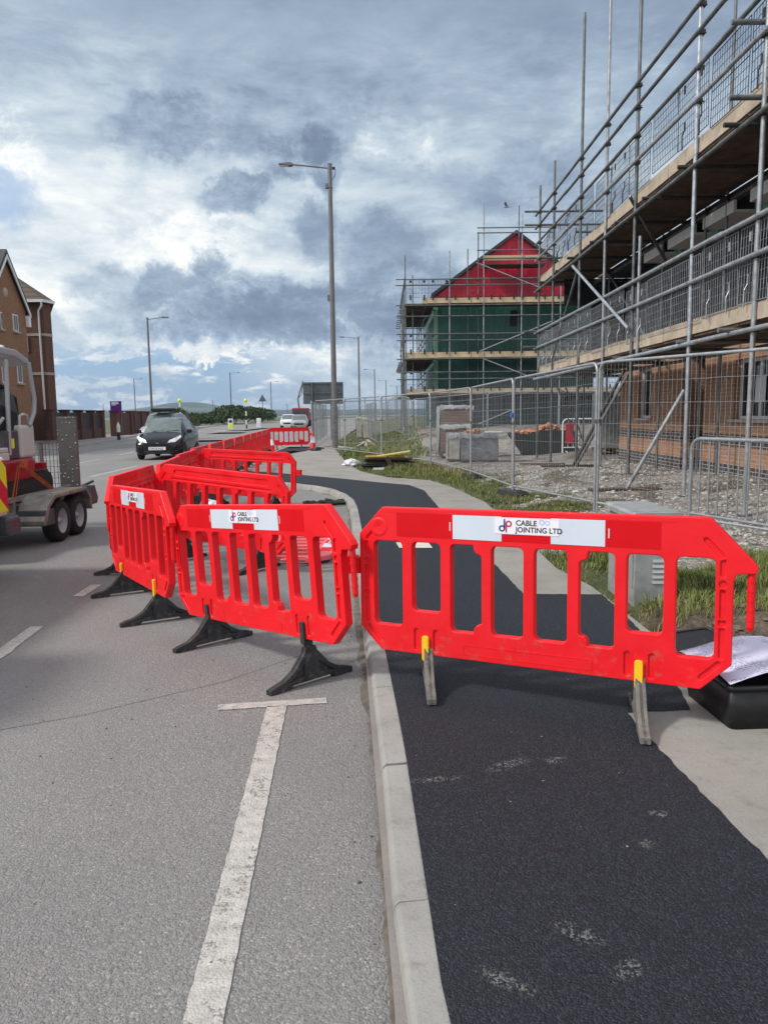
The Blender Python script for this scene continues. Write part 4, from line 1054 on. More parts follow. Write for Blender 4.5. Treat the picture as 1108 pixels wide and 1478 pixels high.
def scaffold_near():
    root = thing('scaffold', 'tall grey tube scaffold with two boarded decks in front of the new brick house', 'scaffold', (4.8, 14, 0))
    def fin(mb, n, mat, bevel=0): return mb.obj(n, mat, root, bevel, (-4.8, -14, 0))
    r = .034; cl = MB()
    cl.obox((0, 0, 0), .11, .11, .07); cl.tube((-.08, 0, 0), (.08, 0, 0), .014, 6); clm = cl.mesh('clamp', 'clamp_steel')
    def clamp(x, y, z): o = link('clamp', clm, root, .006, (x-4.8, y-14, z)); o.rotation_euler = (0, 0, random.uniform(-.3, .3))
    OUT = [(7.9, 9.5, 'galv'), (10.17, 9.4, 'galv'), (12.26, 9.6, 'galv_bright'), (15.1, 12.5, 'galv_dark'), (17.06, 12.3, 'galv'), (19.2, 10.74, 'galv_dark'), (22.12, 8.37, 'galv_dark'), (24.1, 8.28, 'galv_dark')]
    for y, top, mt in OUT:
        m = MB(); zb = hz(4.8, y); m.tube((4.8, y, zb), (4.8+random.uniform(-.02, .02), y, top), r, 10); fin(m, 'standard', mt)
        b = MB(); b.box((4.72, y-.08, zb-.03), (4.88, y+.08, zb+.012)); fin(b, 'base_plate', 'galv_dark')
        for z in (2.57, 3.5, 3.97, 5.22, 6.15, 6.62, 7.12, 7.51):
            if z < top: clamp(4.8, y, z)
    for y, top in ((8.4, 7), (10.9, 7), (14.1, 9.6), (15.0, 5.3), (17.2, 5.3), (19.2, 11.2), (21.2, 7), (23.6, 7)):
        m = MB(); zb = hz(6.1, y); m.tube((6.1, y, zb), (6.1, y, top), .028, 8); fin(m, 'standard', 'galv_dark')
        for z in (2.57, 5.22): clamp(6.1, y, z)
    m = MB(); m.tube((4.8, 14.75, 2.55), (4.8, 14.75, 4.75), r, 8); fin(m, 'standard', 'galv')
    def rail(z, mt, x=4.755, y0=6.5, y1=24.4, wob=.03, nm='ledger'):
        ys = [y0]+[y_ for y_ in (11.2, 16.1, 20.6) if y0 < y_ < y1]+[y1]
        for a, b in zip(ys, ys[1:]):
            m = MB(); m.tube((x+random.uniform(-.01, .01), a-.12, z+random.uniform(-wob, wob)*.3), (x+random.uniform(-.01, .01), b+.12, z+random.uniform(-wob, wob)*.3), r, 10); fin(m, nm, mt)
    rail(2.57, 'galv_bright', y0=12.0); rail(2.57, 'galv', y1=12.0); rail(5.22, 'galv_dark'); rail(2.55, 'galv_dark', 6.15); rail(5.2, 'galv_dark', 6.15)
    for z, mt in ((3.5, 'galv'), (3.97, 'galv'), (6.15, 'galv'), (6.62, 'galv_dark'), (7.12, 'galv_dark'), (7.51, 'galv_dark')): rail(z, mt, nm='guard_rail')
    for z in (7.12, 7.51, 3.5, 3.97, 6.15):
        m = MB(); m.tube((4.35, 24.15, z+.03), (6.7, 24.15, z+.03), r, 8); fin(m, 'guard_rail', 'galv_dark')
    y = 7.2; i = 0
    while y < 24.3:
        for z in (2.62, 5.27):
            m = MB(); m.tube((4.62+random.uniform(-.10, .10), y, z), (6.55, y, z), r, 8); fin(m, 'transom', 'clamp_steel' if z > 4 else 'galv_dark')
        y += 1.75; i += 1
    for u, v in ((1055, 32), (1052, 141)):
        p = at(u, v, 10.25); m = MB(); m.tube(p, (p.x+2.0, p.y, p.z), r, 10); fin(m, 'transom', 'galv_dark')
    # decks of boards, toe boards, brick guards
    for z, (ya, yb) in ((2.68, (6.8, 24.3)), (5.37, (6.8, 24.3))):
        yy = ya; seg = 0
        while yy < yb:
            ye = min(yy+3.9, yb); m = MB()
            for k in range(6):
                x = 4.86+k*.225; dz = random.uniform(0, .006); m.box((x, yy+.01+random.uniform(0, .05), z+dz), (x+.218, ye-.01, z+.038+dz))
            fin(m, 'deck_boards', 'dark_wood'); yy = ye; seg += 1
    for z0, mt in ((2.71, 'board_wood'), (5.40, 'board_wood')):
        yy = 6.9
        while yy < 24.3:
            ye = min(yy+3.3, 24.3); m = MB(); dz = random.uniform(-.015, .015); m.box((4.832, yy+.01, z0+dz), (4.868, ye-.01, z0+.225+dz))
            fin(m, 'toe_board', mt); yy = ye
    m = MB(); m.box((4.83, 12.28, 2.685), (4.87, 14.68, 2.955)) if False else None
    for z in (2.68, 5.37):
        for k in range(5):
            if k % 2 == 0: m = MB(); m.box((6.3, 21.62+k*.24, z), (10.2, 21.62+k*.24+.46, z+.038)); fin(m, 'deck_boards', 'dark_wood')
        m = MB(); m.box((6.0, 22.9, z+.03), (9.9, 22.94, z+.255)); fin(m, 'toe_board', 'board_wood')
        for dz in (-.1, .85, 1.3): m = MB(); m.tube((5.6, 22.98, z+dz), (10.3, 22.98, z+dz), r, 8); fin(m, 'guard_rail', 'galv_dark')
    m = MB(); m.box((6.1, 22.955, 2.9), (9.9, 22.965, 5.35)); m.box((5.3, 22.955, 4.6), (6.1, 22.965, 5.35)); fin(m, 'dark_screen', 'dark_void')  # added dark sheet, hides the bright sky gap past the house end
    for x, top in ((7.6, 7.4), (9.4, 7.4)): m = MB(); m.tube((x, 22.98, hz(x, 22.98)), (x, 22.98, top), r, 8); fin(m, 'standard', 'galv_dark')
    # brick guard
    g = MB(); W, H = 1.16, .98
    for (a, b) in (((0, 0), (W, 0)), ((0, H), (W, H)), ((0, 0), (0, H)), ((W, 0), (W, H)), ((0, H*.5), (W, H*.5))): g.tube((0, a[0], a[1]), (0, b[0], b[1]), .006, 4)
    for k in range(1, 15): g.tube((0, W*k/15, 0), (0, W*k/15, H), .0042, 3, cap=False)
    for k in range(1, 8): g.tube((0, 0, H*k/8), (0, W, H*k/8), .0042, 3, cap=False)
    NV, NF = len(g.v), len(g.f)
    for yy in (.25, .9): g.box((-.006, yy-.03, H-.2), (.006, yy+.03, H-.08)); g.tube((-.04, yy, -.06), (-.04, yy, .16), .012, 5); g.tube((-.04, yy, .16), (0, yy, .24), .012, 5); g.tube((0, yy, .24), (0, yy, .36), .012, 5)
    gm = g.mesh('brick_guard', 'black_wire'); gm2 = g.mesh('brick_guard', 'galv'); k0 = MB(); k0.v, k0.f, k0.sm, k0.mi = g.v[:NV], g.f[:NF], g.sm[:NF], g.mi[:NF]
    gn = k0.mesh('brick_guard', 'black_wire'); gn2 = k0.mesh('brick_guard', 'galv')
    for z in (2.93, 5.66):
        y = 7.0; k = 0
        while y < 23.6:
            pick = random.random() < .55; o = link('brick_guard', ((gm if pick else gn) if z > 4 else (gm2 if pick else gn2)), root); o.location = (.005+random.uniform(-.012, .012), y-14, z+random.uniform(-.05, .04)); o.rotation_euler = (random.uniform(-.03, .03), random.uniform(-.03, .03), 0); y += random.uniform(1.17, 1.27); k += 1
    # diagonal braces and rakers
    def br(p, q, mt, rr=r, nm='brace'): m = MB(); m.tube(p, q, rr, 10); fin(m, nm, mt)
    br(atx(826, 384, 4.70), atx(906, 474, 4.70), 'galv_bright')
    br(atx(908, 283, 4.70), atx(962, 380, 5.9), 'galv_dark')
    br(atx(987, 563, 4.9), gz(901, 710, .18), 'galv'); p = gz(901, 710, .18)
    br(atx(901, 533, 5.0), gz(820, 684, .2), 'clamp_steel'); br(atx(906, 540, 5.05), gz(824, 684, .2), 'galv_dark')
    br((4.8, 19.2, 5.1), (4.8, 22.1, 3.0), 'galv_dark')
    br((6.1, 17.2, 2.6), (6.1, 21.2, 5.2), 'galv_dark')
    for u, v in ((901, 710), (820, 685), (782, 668)):
        p = gz(u, v, .18); s = MB(); s.obox((p.x, p.y, hz(p.x, p.y)+.02), 1.2, .22, .04, random.uniform(-.2, .2)); fin(s, 'sole_board', 'dark_wood', .004)
scaffold_near()
# aluminium ladder beam leaning on the far end
lb = thing('lattice_beam', 'grey aluminium lattice beam leaning steeply behind the end scaffold poles', 'lattice beam')
p, q = at(800, 545, 23.4), gz(836, 655, .18)
m = MB(); dd = Vector((.0, -.22, .12)); p2 = p+Vector((.22, 0, .05)); q2 = q+Vector((.22, 0, .05)); m.tube(p, q, .024, 8); m.tube(p2, q2, .024, 8); m.obj('chord', 'galv_dark', lb)
m = MB()
for k in range(7): m.tube(p.lerp(q, k/7), p2.lerp(q2, (k+.5)/7), .013, 6); m.tube(p2.lerp(q2, (k+.5)/7), p.lerp(q, (k+1)/7), .013, 6)
m.obj('lacing', 'galv_dark', lb)

# ------------------------------------------------------------------ FAR GREEN AND RED BUILDING
def far_building():
    root = thing('timber_house', 'half-built house wrapped in green membrane with a bright red gable', 'house', (7.1, 42, 0))
    def P(mb, n, mat): return mb.obj(n, mat, root, 0, (-7.1, -42, 0))
    m = MB(); m.box((2.95, 42, .2), (11.35, 54, 7.62)); P(m, 'wall', 'green_membrane')
    m = MB(); m.prism([(2.85, 7.64), (11.45, 7.64), (7.12, 10.85)], (41.97, 42.3), lambda a, b, t: (a, t, b)); P(m, 'gable', 'red_membrane')
    m = MB()
    for s, (xa, xb) in ((1, (2.65, 7.12)), (-1, (11.6, 7.12))):
        m.prism([(xa, 7.62), (xa, 7.82), (xb, 11.02), (xb, 10.83)], (41.8, 54.2), lambda a, b, t: (a, t, b))
    P(m, 'roof', 'roof_edge')
    m = MB(); m.box((2.80, 41.94, 2.5), (2.99, 42.5, 7.4)); P(m, 'corner_sheet', 'pale_green_sheet')
    a, b = at(736, 448, 41.98), at(749, 470, 41.98); m = MB(); m.box((a.x, 41.93, b.z), (b.x, 41.99, a.z)); P(m, 'window_opening', 'dark_void')
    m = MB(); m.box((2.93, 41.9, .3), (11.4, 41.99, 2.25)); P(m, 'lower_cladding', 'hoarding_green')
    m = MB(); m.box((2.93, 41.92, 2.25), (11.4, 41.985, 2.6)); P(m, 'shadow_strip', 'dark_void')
far_building()
def scaffold_far():
    root = thing('scaffold', 'distant tube scaffold with pale toe boards wrapped round the green and red house', 'scaffold', (5, 40.6, 0))
    def fin(mb, n, mat): return mb.obj(n, mat, root, 0, (-5, -40.6, 0))
    r = .03
    for x, y, top in ((1.23, 40.6, 9.55), (3.5, 40.6, 9.75), (5.25, 40.6, 12.05), (7.2, 40.6, 11.5), (9.2, 40.6, 9.6), (11.3, 40.6, 9.6), (12.9, 40.6, 8.4),
                      (1.65, 41.7, 8.75), (4.55, 41.7, 10.05), (5.1, 41.7, 10.9), (7.22, 41.7, 12.2), (1.23, 43.3, 8.0), (1.23, 45.8, 8.6), (1.23, 48.4, 8.2), (1.23, 51, 8.6), (2.3, 43.3, 7.6), (2.3, 45.8, 7.6), (2.3, 48.4, 7.6), (2.3, 51, 7.6)):
        m = MB(); m.tube((x, y, hz(x, y)-.1), (x, y, top), r, 6); fin(m, 'standard', 'galv_dark' if y > 41 or x < 2 else 'galv')
    for z in (2.5, 3.3, 3.65, 4.33, 5.28, 5.6, 6.5, 7.05, 8.05, 8.35):
        m = MB(); m.tube((.75, 40.57, z), (12.9, 40.57, z), r, 6); fin(m, 'guard_rail' if z not in (2.5, 4.33, 7.05) else 'ledger', 'galv_dark')
        m = MB(); m.tube((1.2, 40.3, z), (1.2, 51.4, z), r, 6); fin(m, 'ledger', 'galv_dark')
        if z < 7.5:
            m = MB(); m.tube((2.3, 41, z), (2.3, 51.4, z), r, 6); fin(m, 'ledger', 'galv_dark')
    for z in (9.35, 9.75, 10.6, 10.85):
        m = MB(); m.tube((4.9, 40.57, z), (8.8, 40.57, z), r, 6); fin(m, 'guard_rail', 'galv_dark')
    for z0, z1, mt in ((2.57, 2.79, 'new_wood'), (4.40, 4.68, 'new_wood'), (7.16, 7.42, 'new_wood')):
        for a, b in ((1.25, 4.6), (4.62, 8.4), (8.42, 12.9)):
            m = MB(); m.box((a if z0 < 7 or a > 2 else 2.1, 40.62, z0), (b, 40.66, z1)); fin(m, 'toe_board', mt)
        m = MB(); m.box((1.25, 40.68, z0-.06), (12.9, 41.85, z0-.01)); fin(m, 'deck_boards', 'dark_wood')
        m = MB(); m.box((1.25, 41.87, z0-.06), (2.75, 51.2, z0-.01)); fin(m, 'deck_boards', 'dark_wood')
        m = MB(); m.box((1.25, 41.9, z0), (1.29, 51.2, z1)); fin(m, 'toe_board', 'board_wood')
        for k in range(9):
            y = 42.4+k*1.1; m = MB(); m.tube((.9, y, z0-.12), (2.8, y, z0-.12), r, 5); fin(m, 'transom', 'galv_dark')
    m = MB(); m.box((5.3, 40.62, 9.25), (8.45, 40.66, 9.5)); fin(m, 'toe_board', 'new_wood'); m = MB(); m.box((5.3, 40.68, 9.05), (8.45, 41.85, 9.1)); fin(m, 'deck_boards', 'dark_wood')
    g = MB(); W, H = 1.1, .85
    for k in range(0, 8): g.tube((W*k/7, 0, 0), (W*k/7, 0, H), .006, 3, cap=False)
    for k in range(0, 5): g.tube((0, 0, H*k/4), (W, 0, H*k/4), .006, 3, cap=False)
    for xx in (.2, .9): g.box((xx-.04, -.01, -.15), (xx+.04, .01, .12)); g.box((xx-.06, -.01, H-.12), (xx+.06, .01, H))
    gm = g.mesh('brick_guard', 'black_wire')
    for z in (7.45, 4.72, 2.82):
        for k in range(10): o = link('brick_guard', gm, root); o.location = (1.3-5+k*1.15, -.02, z)
    def br(a, b): m = MB(); m.tube(a, b, r, 6); fin(m, 'brace', 'galv')
    br(at(687, 379, 40.4), at(776, 414, 40.4)); br(at(692, 507, 40.4), at(800, 462, 40.4)); br(at(698, 518, 40.4), at(765, 544, 40.4)); br(at(690, 612, 38.6), at(742, 590, 38.6))
    br((1.2, 43.3, .5), (1.2, 48.4, 7)); br((1.2, 51, .5), (1.2, 46, 7)); br((2.3, 43.3, 2.5), (2.3, 48, 4.4))
    m = MB(); m.box((1.1, 41.2, .8), (1.2, 41.4, 7.0)); m.box((1.15, 44.5, 1), (1.22, 44.7, 7.0)); fin(m, 'ladder_beam', 'galv_dark')
scaffold_far()

# ------------------------------------------------------------------ SITE THINGS
def pallet_stack(c, w, d, h, label, mat, wrapmat, rz=0, wrapside=True, pieces=(4, 3, 5)):
    root = thing('brick_pallet', label, 'pallet', c, rz)
    b = MB(); b.box((-w/2, -d/2, .12), (w/2, d/2, h)); b.obj('bricks', mat, root, .02)
    p = MB()
    for k in range(3): p.box((-w/2+k*(w-.1)/2, -d/2, 0), (-w/2+.1+k*(w-.1)/2, d/2, .08))
    p.box((-w/2, -d/2, .08), (w/2, d/2, .12)); p.obj('pallet_base', 'dark_wood', root)
    m = MB(); n = 14; vs = []; 
    ring = []
    for i in range(n+1):
        t_ = i/n; ring.append((-w/2-.015+t_*(w+.03), -d/2-.015))
    vs = []
    for (x, y) in ring:
        vs += [(x, y-random.uniform(0, .03), h-random.uniform(.05, .14)), (x+random.uniform(-.02, .02), y+random.uniform(-.02, .0), h+.02+random.uniform(0, .05)), (x, d/2, h+.02+random.uniform(0, .03))]
    m.add(vs, [(3*i, 3*i+3, 3*i+4, 3*i+1) for i in range(n)]+[(3*i+1, 3*i+4, 3*i+5, 3*i+2) for i in range(n)], True)
    vs = []
    for i in range(8):
        y = -d/2+d*i/7; vs += [(-w/2-.02-random.uniform(0, .03), y, .13), (-w/2-.015, y, h+.02)]
    m.add(vs, [(2*i, 2*i+1, 2*i+3, 2*i+2) for i in range(7)], True)
    m.obj('plastic_wrap', wrapmat, root); return root
pallet_stack((2.32, 25.2, .18), 1.0, 1.0, .95, 'lower pallet of bricks in torn plastic left of the grey wrapped blocks', 'pallet_brick', 'polythene')
p = pallet_stack((2.36, 25.5, .80), 1.05, 1.0, .95, 'topmost pallet of brown bricks with white plastic round its top', 'pallet_brick', 'polythene', .05)
pallet_stack((2.15, 23.2, .05), .42, .8, .86, 'narrow stack of pale blocks wrapped in plastic beside the grey pallet', 'block_stone', 'polythene')
pallet_stack((2.80, 22.9, .05), 1.08, 1.0, .86, 'pallet of blocks wrapped in shiny grey plastic sheet behind the fence', 'grey_wrap', 'grey_wrap')
m = MB(); 
for i in range(7): m.obox((2.45+i*.07+random.uniform(-.05, .05), 22.6+random.uniform(-.1, .1), .98+.05*(i % 2)), .2, .1, .065, random.uniform(0, 3))
tag(m.obj('broken_bricks', 'rubble_brick'), 'few orange broken bricks lying on top of the grey wrapped pallet', 'bricks')
m = MB(); m.obox((3.15, 22.8, .965), .75, .5, .035, .1, .05); tag(m.obj('plank', 'cream_paint'), 'pale plank lying on the right half of the grey wrapped pallet', 'plank')
pallet_stack((7.05, 23.9, .3), .95, .95, 1.75, 'tall grey sheeted stack beside the end of the brick house', 'polythene', 'polythene')
# skip
def skip():
    root = thing('rubble_skip', 'small black tipping skip heaped with orange brick rubble', 'skip', (5.25, 26.0, .12), R_(-4))
    L0, L1, zb, zt, w = -.58, .8, .05, .82, .75
    m = MB(); prof = [(L0, zb), (L1, zb), (L1+.05, zt), (-1.02, zt-.08), (-1.02, zt-.16)]
    inner = [(L0+.05, zb+.05), (L1-.04, zb+.05), (L1, zt+.005), (-.96, zt-.075)]
    for s in (-1, 1): m.prism(prof, (s*w/2, s*(w/2-.03)), lambda a, b, t: (a, t, b))
    def pl(a, b, th=.03):
        m.prism([a, b, (b[0]+th, b[1]), (a[0]+th, a[1])], (-w/2+.03, w/2-.03), lambda x_, z_, t: (x_, t, z_))
    pl((L0, zb), (-1.02, zt-.1)); pl((L1-.03, zb), (L1+.02, zt)); m.box((L0, -w/2+.03, zb), (L1, w/2-.03, zb+.03))
    m.obj('hopper', 'skip_paint', root)
    m = MB(); m.box((.85, -.3, .0), (1.15, -.22, .78)); m.box((.85, .22, .0), (1.15, .3, .78)); m.box((-.6, -.3, 0), (1.15, -.2, .05)); m.box((-.6, .2, 0), (1.15, .3, .05)); m.box((.82, -.3, .7), (1.2, .3, .78)); m.obj('lifting_frame', 'skip_paint', root)
    return root
skip()
m = MB()
for i in range(70):
    t_ = random.random(); x = 4.4+t_*1.6; y = 26+random.uniform(-.3, .3); m.obox((x, y, .86+.22*ss(1-abs(t_-.72)*3)+random.uniform(-.05, .05)), .21, .1, .07, random.uniform(0, 3), random.uniform(-.6, .6), random.uniform(-.6, .6))
tag(m.obj('brick_rubble', 'rubble_brick'), 'heap of orange broken bricks filling the black skip', 'rubble')
# grey utility cabinet
def cabinet():
    root = thing('utility_cabinet', 'grey steel electricity cabinet with louvres beside the path behind the large barrier', 'cabinet', (1.99, 5.9, .08))
    m = MB(); m.box((-.15, -.33, 0), (.15, .33, .68)); m.obj('body', 'steel_cabinet', root, .006)
    m = MB(); m.prism([(-.185, .68), (-.185, .715), (-.17, .735), (.17, .735), (.185, .715), (.185, .68)], (-.37, .37), lambda a, b, t: (a, t, b)); m.obj('lid', 'steel_cabinet', root, .005)
    m = MB(); m.box((-.157, -.30, .16), (-.1505, .30, .64)); d = m.obj('door', 'steel_cabinet', root, .002)
    m = MB(); m.tube((-.157, -.16, .40), (-.172, -.16, .40), .022, 12); m.box((-.178, -.167, .37), (-.170, -.153, .43)); m.obj('lock', 'galv', d)
    m = MB(); m.box((-.1585, -.24, .5), (-.1572, -.17, .6)); m.obj('notice', 'white_print', d)
    for k in range(5):
        m = MB(); m.prism([(0, 0), (-.012, 0), (-.004, .02), (0, .02)], (-.02, .10), lambda a, b, t: (t, -.3305+a, .2+k*.04+b)); m.obj('louvre', 'steel_cabinet', root)
    m = MB(); m.lathe([(0, -.371), (.008, -.374), (.010, -.370)], (0, 0, .705), 10, 'Y'); m.obj('lid_bolt', 'galv_dark', root)
cabinet()
# black tub with papers, lid
def tub():
    c = (1.95, 3.60, .1)
    root = thing('plastic_tub', 'black plastic tub standing on the concrete at the right edge of the path', 'tub', c, R_(3))
    m = MB(); 
    def ring(x, y, z, r=.03): return [(a, b, z) for a, b in rrect(-x, -y, x, y, r, 3)]
    A, B, C_, D_ = ring(.395, .23, 0), ring(.42, .25, .215), ring(.405, .235, .21), ring(.36, .19, .03); n = len(A)
    m.add(A+B+C_+D_, [tuple(reversed(range(n)))]+[(q*n+i, q*n+(i+1) % n, (q+1)*n+(i+1) % n, (q+1)*n+i) for q in range(3) for i in range(n)]+[tuple(range(3*n, 4*n))], True)
    m.obj('bucket', 'black_tub', root)
    m = MB(); m.path([(a, b, .205) for a, b in rrect(-.425, -.255, .425, .255, .035, 3)], .012, 6, True); m.obj('rim', 'black_tub', root)
    for k, (dx, dy, rz, w, d, hgt) in enumerate(((-.04, -.02, .08, .80, .50, .11), (.16, -.03, -.2, .58, .44, .09))):
        m = MB(); N = 10; vs = []
        for j in range(N+1):
            for i in range(N+1):
                a, b = i/N-.5, j/N-.5; zc = hgt*(1-abs(a)**1.6*2.6)*(.6+.4*math.cos(b*2.5))+.012*math.sin(a*9+b*5+k)
                vs.append((a*w, b*d, zc))
        m.add(vs, [(j*(N+1)+i, j*(N+1)+i+1, (j+1)*(N+1)+i+1, (j+1)*(N+1)+i) for j in range(N) for i in range(N)], True)
        o = m.obj('site_drawing', 'plan_paper'); o.location = (c[0]+dx, c[1]+dy, c[2]+.21+k*.012); o.rotation_euler = (0, .05, rz)
        s = o.modifiers.new('thick', 'SOLIDIFY'); s.thickness = .001
        tag(o, ['creased white drawing sheet lying in the black tub, under the other', 'topmost creased white drawing sheet in the black tub'][k], 'paper')
    lid = MB(); v, f = slab([rrect(-.19, -.12, .19, .12, .05, 4)], .012, .005); lid.add([(a, c_, b) for a, b, c_ in v], [tuple(reversed(q)) for q in f])
    lid.path([(a, b, .014) for a, b in rrect(-.17, -.10, .17, .10, .045, 4)], .008, 6, True)
    o = lid.obj('tub_lid', 'black_tub'); o.location = (1.80, 4.40, .19); o.rotation_euler = (R_(16), R_(-5), R_(8)); tag(o, 'black plastic lid resting in the mud behind the tub', 'lid')
tub()
# board pile, bag
def planks():
    rnd = random.Random(3)
    info = [('black_tub', 1.3, .5), ('black_tub', 1.25, .5), ('dark_wood', 1.3, .45), ('black_tub', 1.2, .5), ('black_tub', 1.25, .48), ('ochre_board', 1.0, .5), ('ply_yellow', 1.15, .5)]
    labs = ['lowest black board of the pile on the grass', 'second black board from the bottom of the pile', 'brown board in the middle of the pile', 'fourth board up in the pile on the grass',
            'black board just under the ochre board', 'short ochre yellow board near the top of the pile', 'pale yellow board lying tilted on top of the pile']
    for i, (mt, L, W) in enumerate(info):
        m = MB(); m.box((-L/2, -W/2, 0), (L/2, W/2, .035)); o = m.obj('board', mt, bevel=.004)
        o.location = (.12+rnd.uniform(-.08, .08), 20.6+rnd.uniform(-.1, .1), .14+i*.05); o.rotation_euler = (rnd.uniform(-.03, .03), rnd.uniform(-.03, .03)-(.16 if i == 6 else 0), rnd.uniform(-.18, .18)); tag(o, labs[i], 'board', 'boards piled on the grass')
    m = MB(); m.box((-.05, -.02, 0), (.05, .02, .34)); o = m.obj('timber_offcut', 'dark_wood'); o.location = (.24, 20.1, .13); o.rotation_euler = (0, -.5, .2); tag(o, 'short brown timber offcut leaning on the board pile', 'timber')
    m = MB(); m.box((-.14, -.08, 0), (.14, .08, .05)); o = m.obj('paper_scrap', 'white_bag'); o.location = (-.12, 19.7, .12); tag(o, 'flat white scrap on the grass below the board pile', 'scrap')
    m = MB(); n, k = 14, 7; vs = []
    for j in range(k+1):
        for i in range(n):
            a = 6.283*i/n; ph = math.pi/2*j/k; r = math.cos(ph)*(1+.22*math.sin(3*a+j)+random.uniform(-.09, .09)); vs.append((.25*r*math.cos(a), .16*r*math.sin(a), .17*math.sin(ph)*(1+random.uniform(-.15, .15))))
    m.add(vs, [(j*n+i, j*n+(i+1) % n, (j+1)*n+(i+1) % n, (j+1)*n+i) for j in range(k) for i in range(n)], False)
    o = m.obj('white_bag', 'white_bag'); p = gz(507, 671, .12); o.location = p; tag(o, 'crumpled white sack lying on the grass edge left of the boards', 'bag')
planks()
def chunks(name, label, c, n, R, smin, smax, seed, rz=0, sx=1.0):
    m = MB()
    for i in range(n):
        a = random.uniform(0, 6.28); r = R*math.sqrt(random.random()); s = random.uniform(smin, smax)
        rock(m, (c[0]+r*math.cos(a)*sx, c[1]+r*math.sin(a)*.6, c[2]+s*.25+random.uniform(0, .02)), s, .4, seed*100+i)
    tag(m.obj(name, 'tarmac_chunk'), label, 'rubble')
chunks('tarmac_rubble', 'heap of broken black tarmac pieces by the kerb corner', (-.98, 13.35, 0), 75, .42, .015, .085, 1)
chunks('tarmac_rubble', 'small black tarmac crumbs against the kerb behind the hinge of the barriers', (-.42, 9.6, 0), 16, .14, .02, .05, 2)
chunks('tarmac_rubble', 'loose dark rubble at the grass edge under the wire fence', (2.0, 12.1, .1), 22, .3, .03, .08, 3)
for k, (u, v, rz, lab) in enumerate([(375, 787, .9, 'loose black barrier foot lying left of the fallen barrier'), (590, 812, 0, None)]):
    if lab:
        p = gz(u, v, 0); m = MB(); m.prism([(-.2, 0), (.2, 0), (.2, .03), (.06, .05), (-.06, .05), (-.2, .03)], (-.025, .025), lambda a, b, t: (a, t, b)); o = m.obj('rubber_stand', 'black_rubber', bevel=.004); o.location = p; o.rotation_euler = (0, 0, rz); tag(o, lab, 'barrier foot')
# toppled / standing cones
def cone(loc, rot, label, h=.75, red=True):
    root = thing('traffic_cone', label, 'traffic cone', loc); root.rotation_euler = rot; w = .2
    b = MB(); b.box((-w, -w, 0), (w, w, .035)); b.obj('base', 'black_rubber' if not red else 'red_plastic', root, .01)
    prof = [(.14, .035), (.10, .28), (.06, .54), (.028, h), (0, h)]
    m = MB(); m.lathe(prof, n=18); m.obj('cone_body', 'red_plastic' if red else 'white_sheet', root); s = MB(); s.lathe([(.105, .27), (.102, .272), (.064, .52), (.06, .53)], n=18); s.obj('white_sleeve', 'white_sheet', root); return root
cone((-2.83, 12.2, .10), (R_(82), 0, R_(35)), 'white sleeved traffic cone lying on its side inside the nearer crossing barrier', .62, False)
cone((-3.9, 21.6, .10), (R_(78), 0, R_(-30)), 'fallen traffic cone at the road side row beyond the farther crossing barrier', .6, False)
p = gz(452, 648, .1); cone((p.x, p.y, .1), (0, 0, .2), 'red and white traffic cone standing beside the foot of the tall lamp post')
cone((-4.75, 33.0, 0), (0, 0, .2), 'small traffic cone at the end of the red barrier row', .4)
m = MB(); m.box((-.35, -.01, .1), (.35, .01, .85)); m.box((-.33, .01, .0), (-.29, .3, .5)); o = m.obj('notice_board', 'white_sheet'); o.location = (-4.25, 34.6, .1); tag(o, 'white board behind the farthest red barrier', 'board')
# site debris between the fence lines
rnd = random.Random(5)
for k in range(6):
    m = MB(); L = rnd.uniform(.9, 1.8); m.box((-L/2, -.06, 0), (L/2, .06, .05)); o = m.obj('plank', 'cream_paint' if k % 2 else 'board_wood'); x, y = rnd.uniform(-1.2, 3.0), rnd.uniform(29, 37)
    o.location = (x, y, hz(x, y)+.06); o.rotation_euler = (0, rnd.uniform(-.25, .25), rnd.uniform(0, 3)); tag(o, 'pale plank lying loose on the ground beyond the bend of the wire fence', 'plank', 'loose planks beyond the fence')
for k, (x, y, h) in enumerate(((-1.35, 44, 1.25), (-.85, 43, 1.2))):
    pallet_stack((x, y, .1), .3+.2*k, .5, h, ['left', 'right'][k]+' grey brick pallet of the two on the grass beyond the tall lamp post', 'block_stone', 'block_stone')
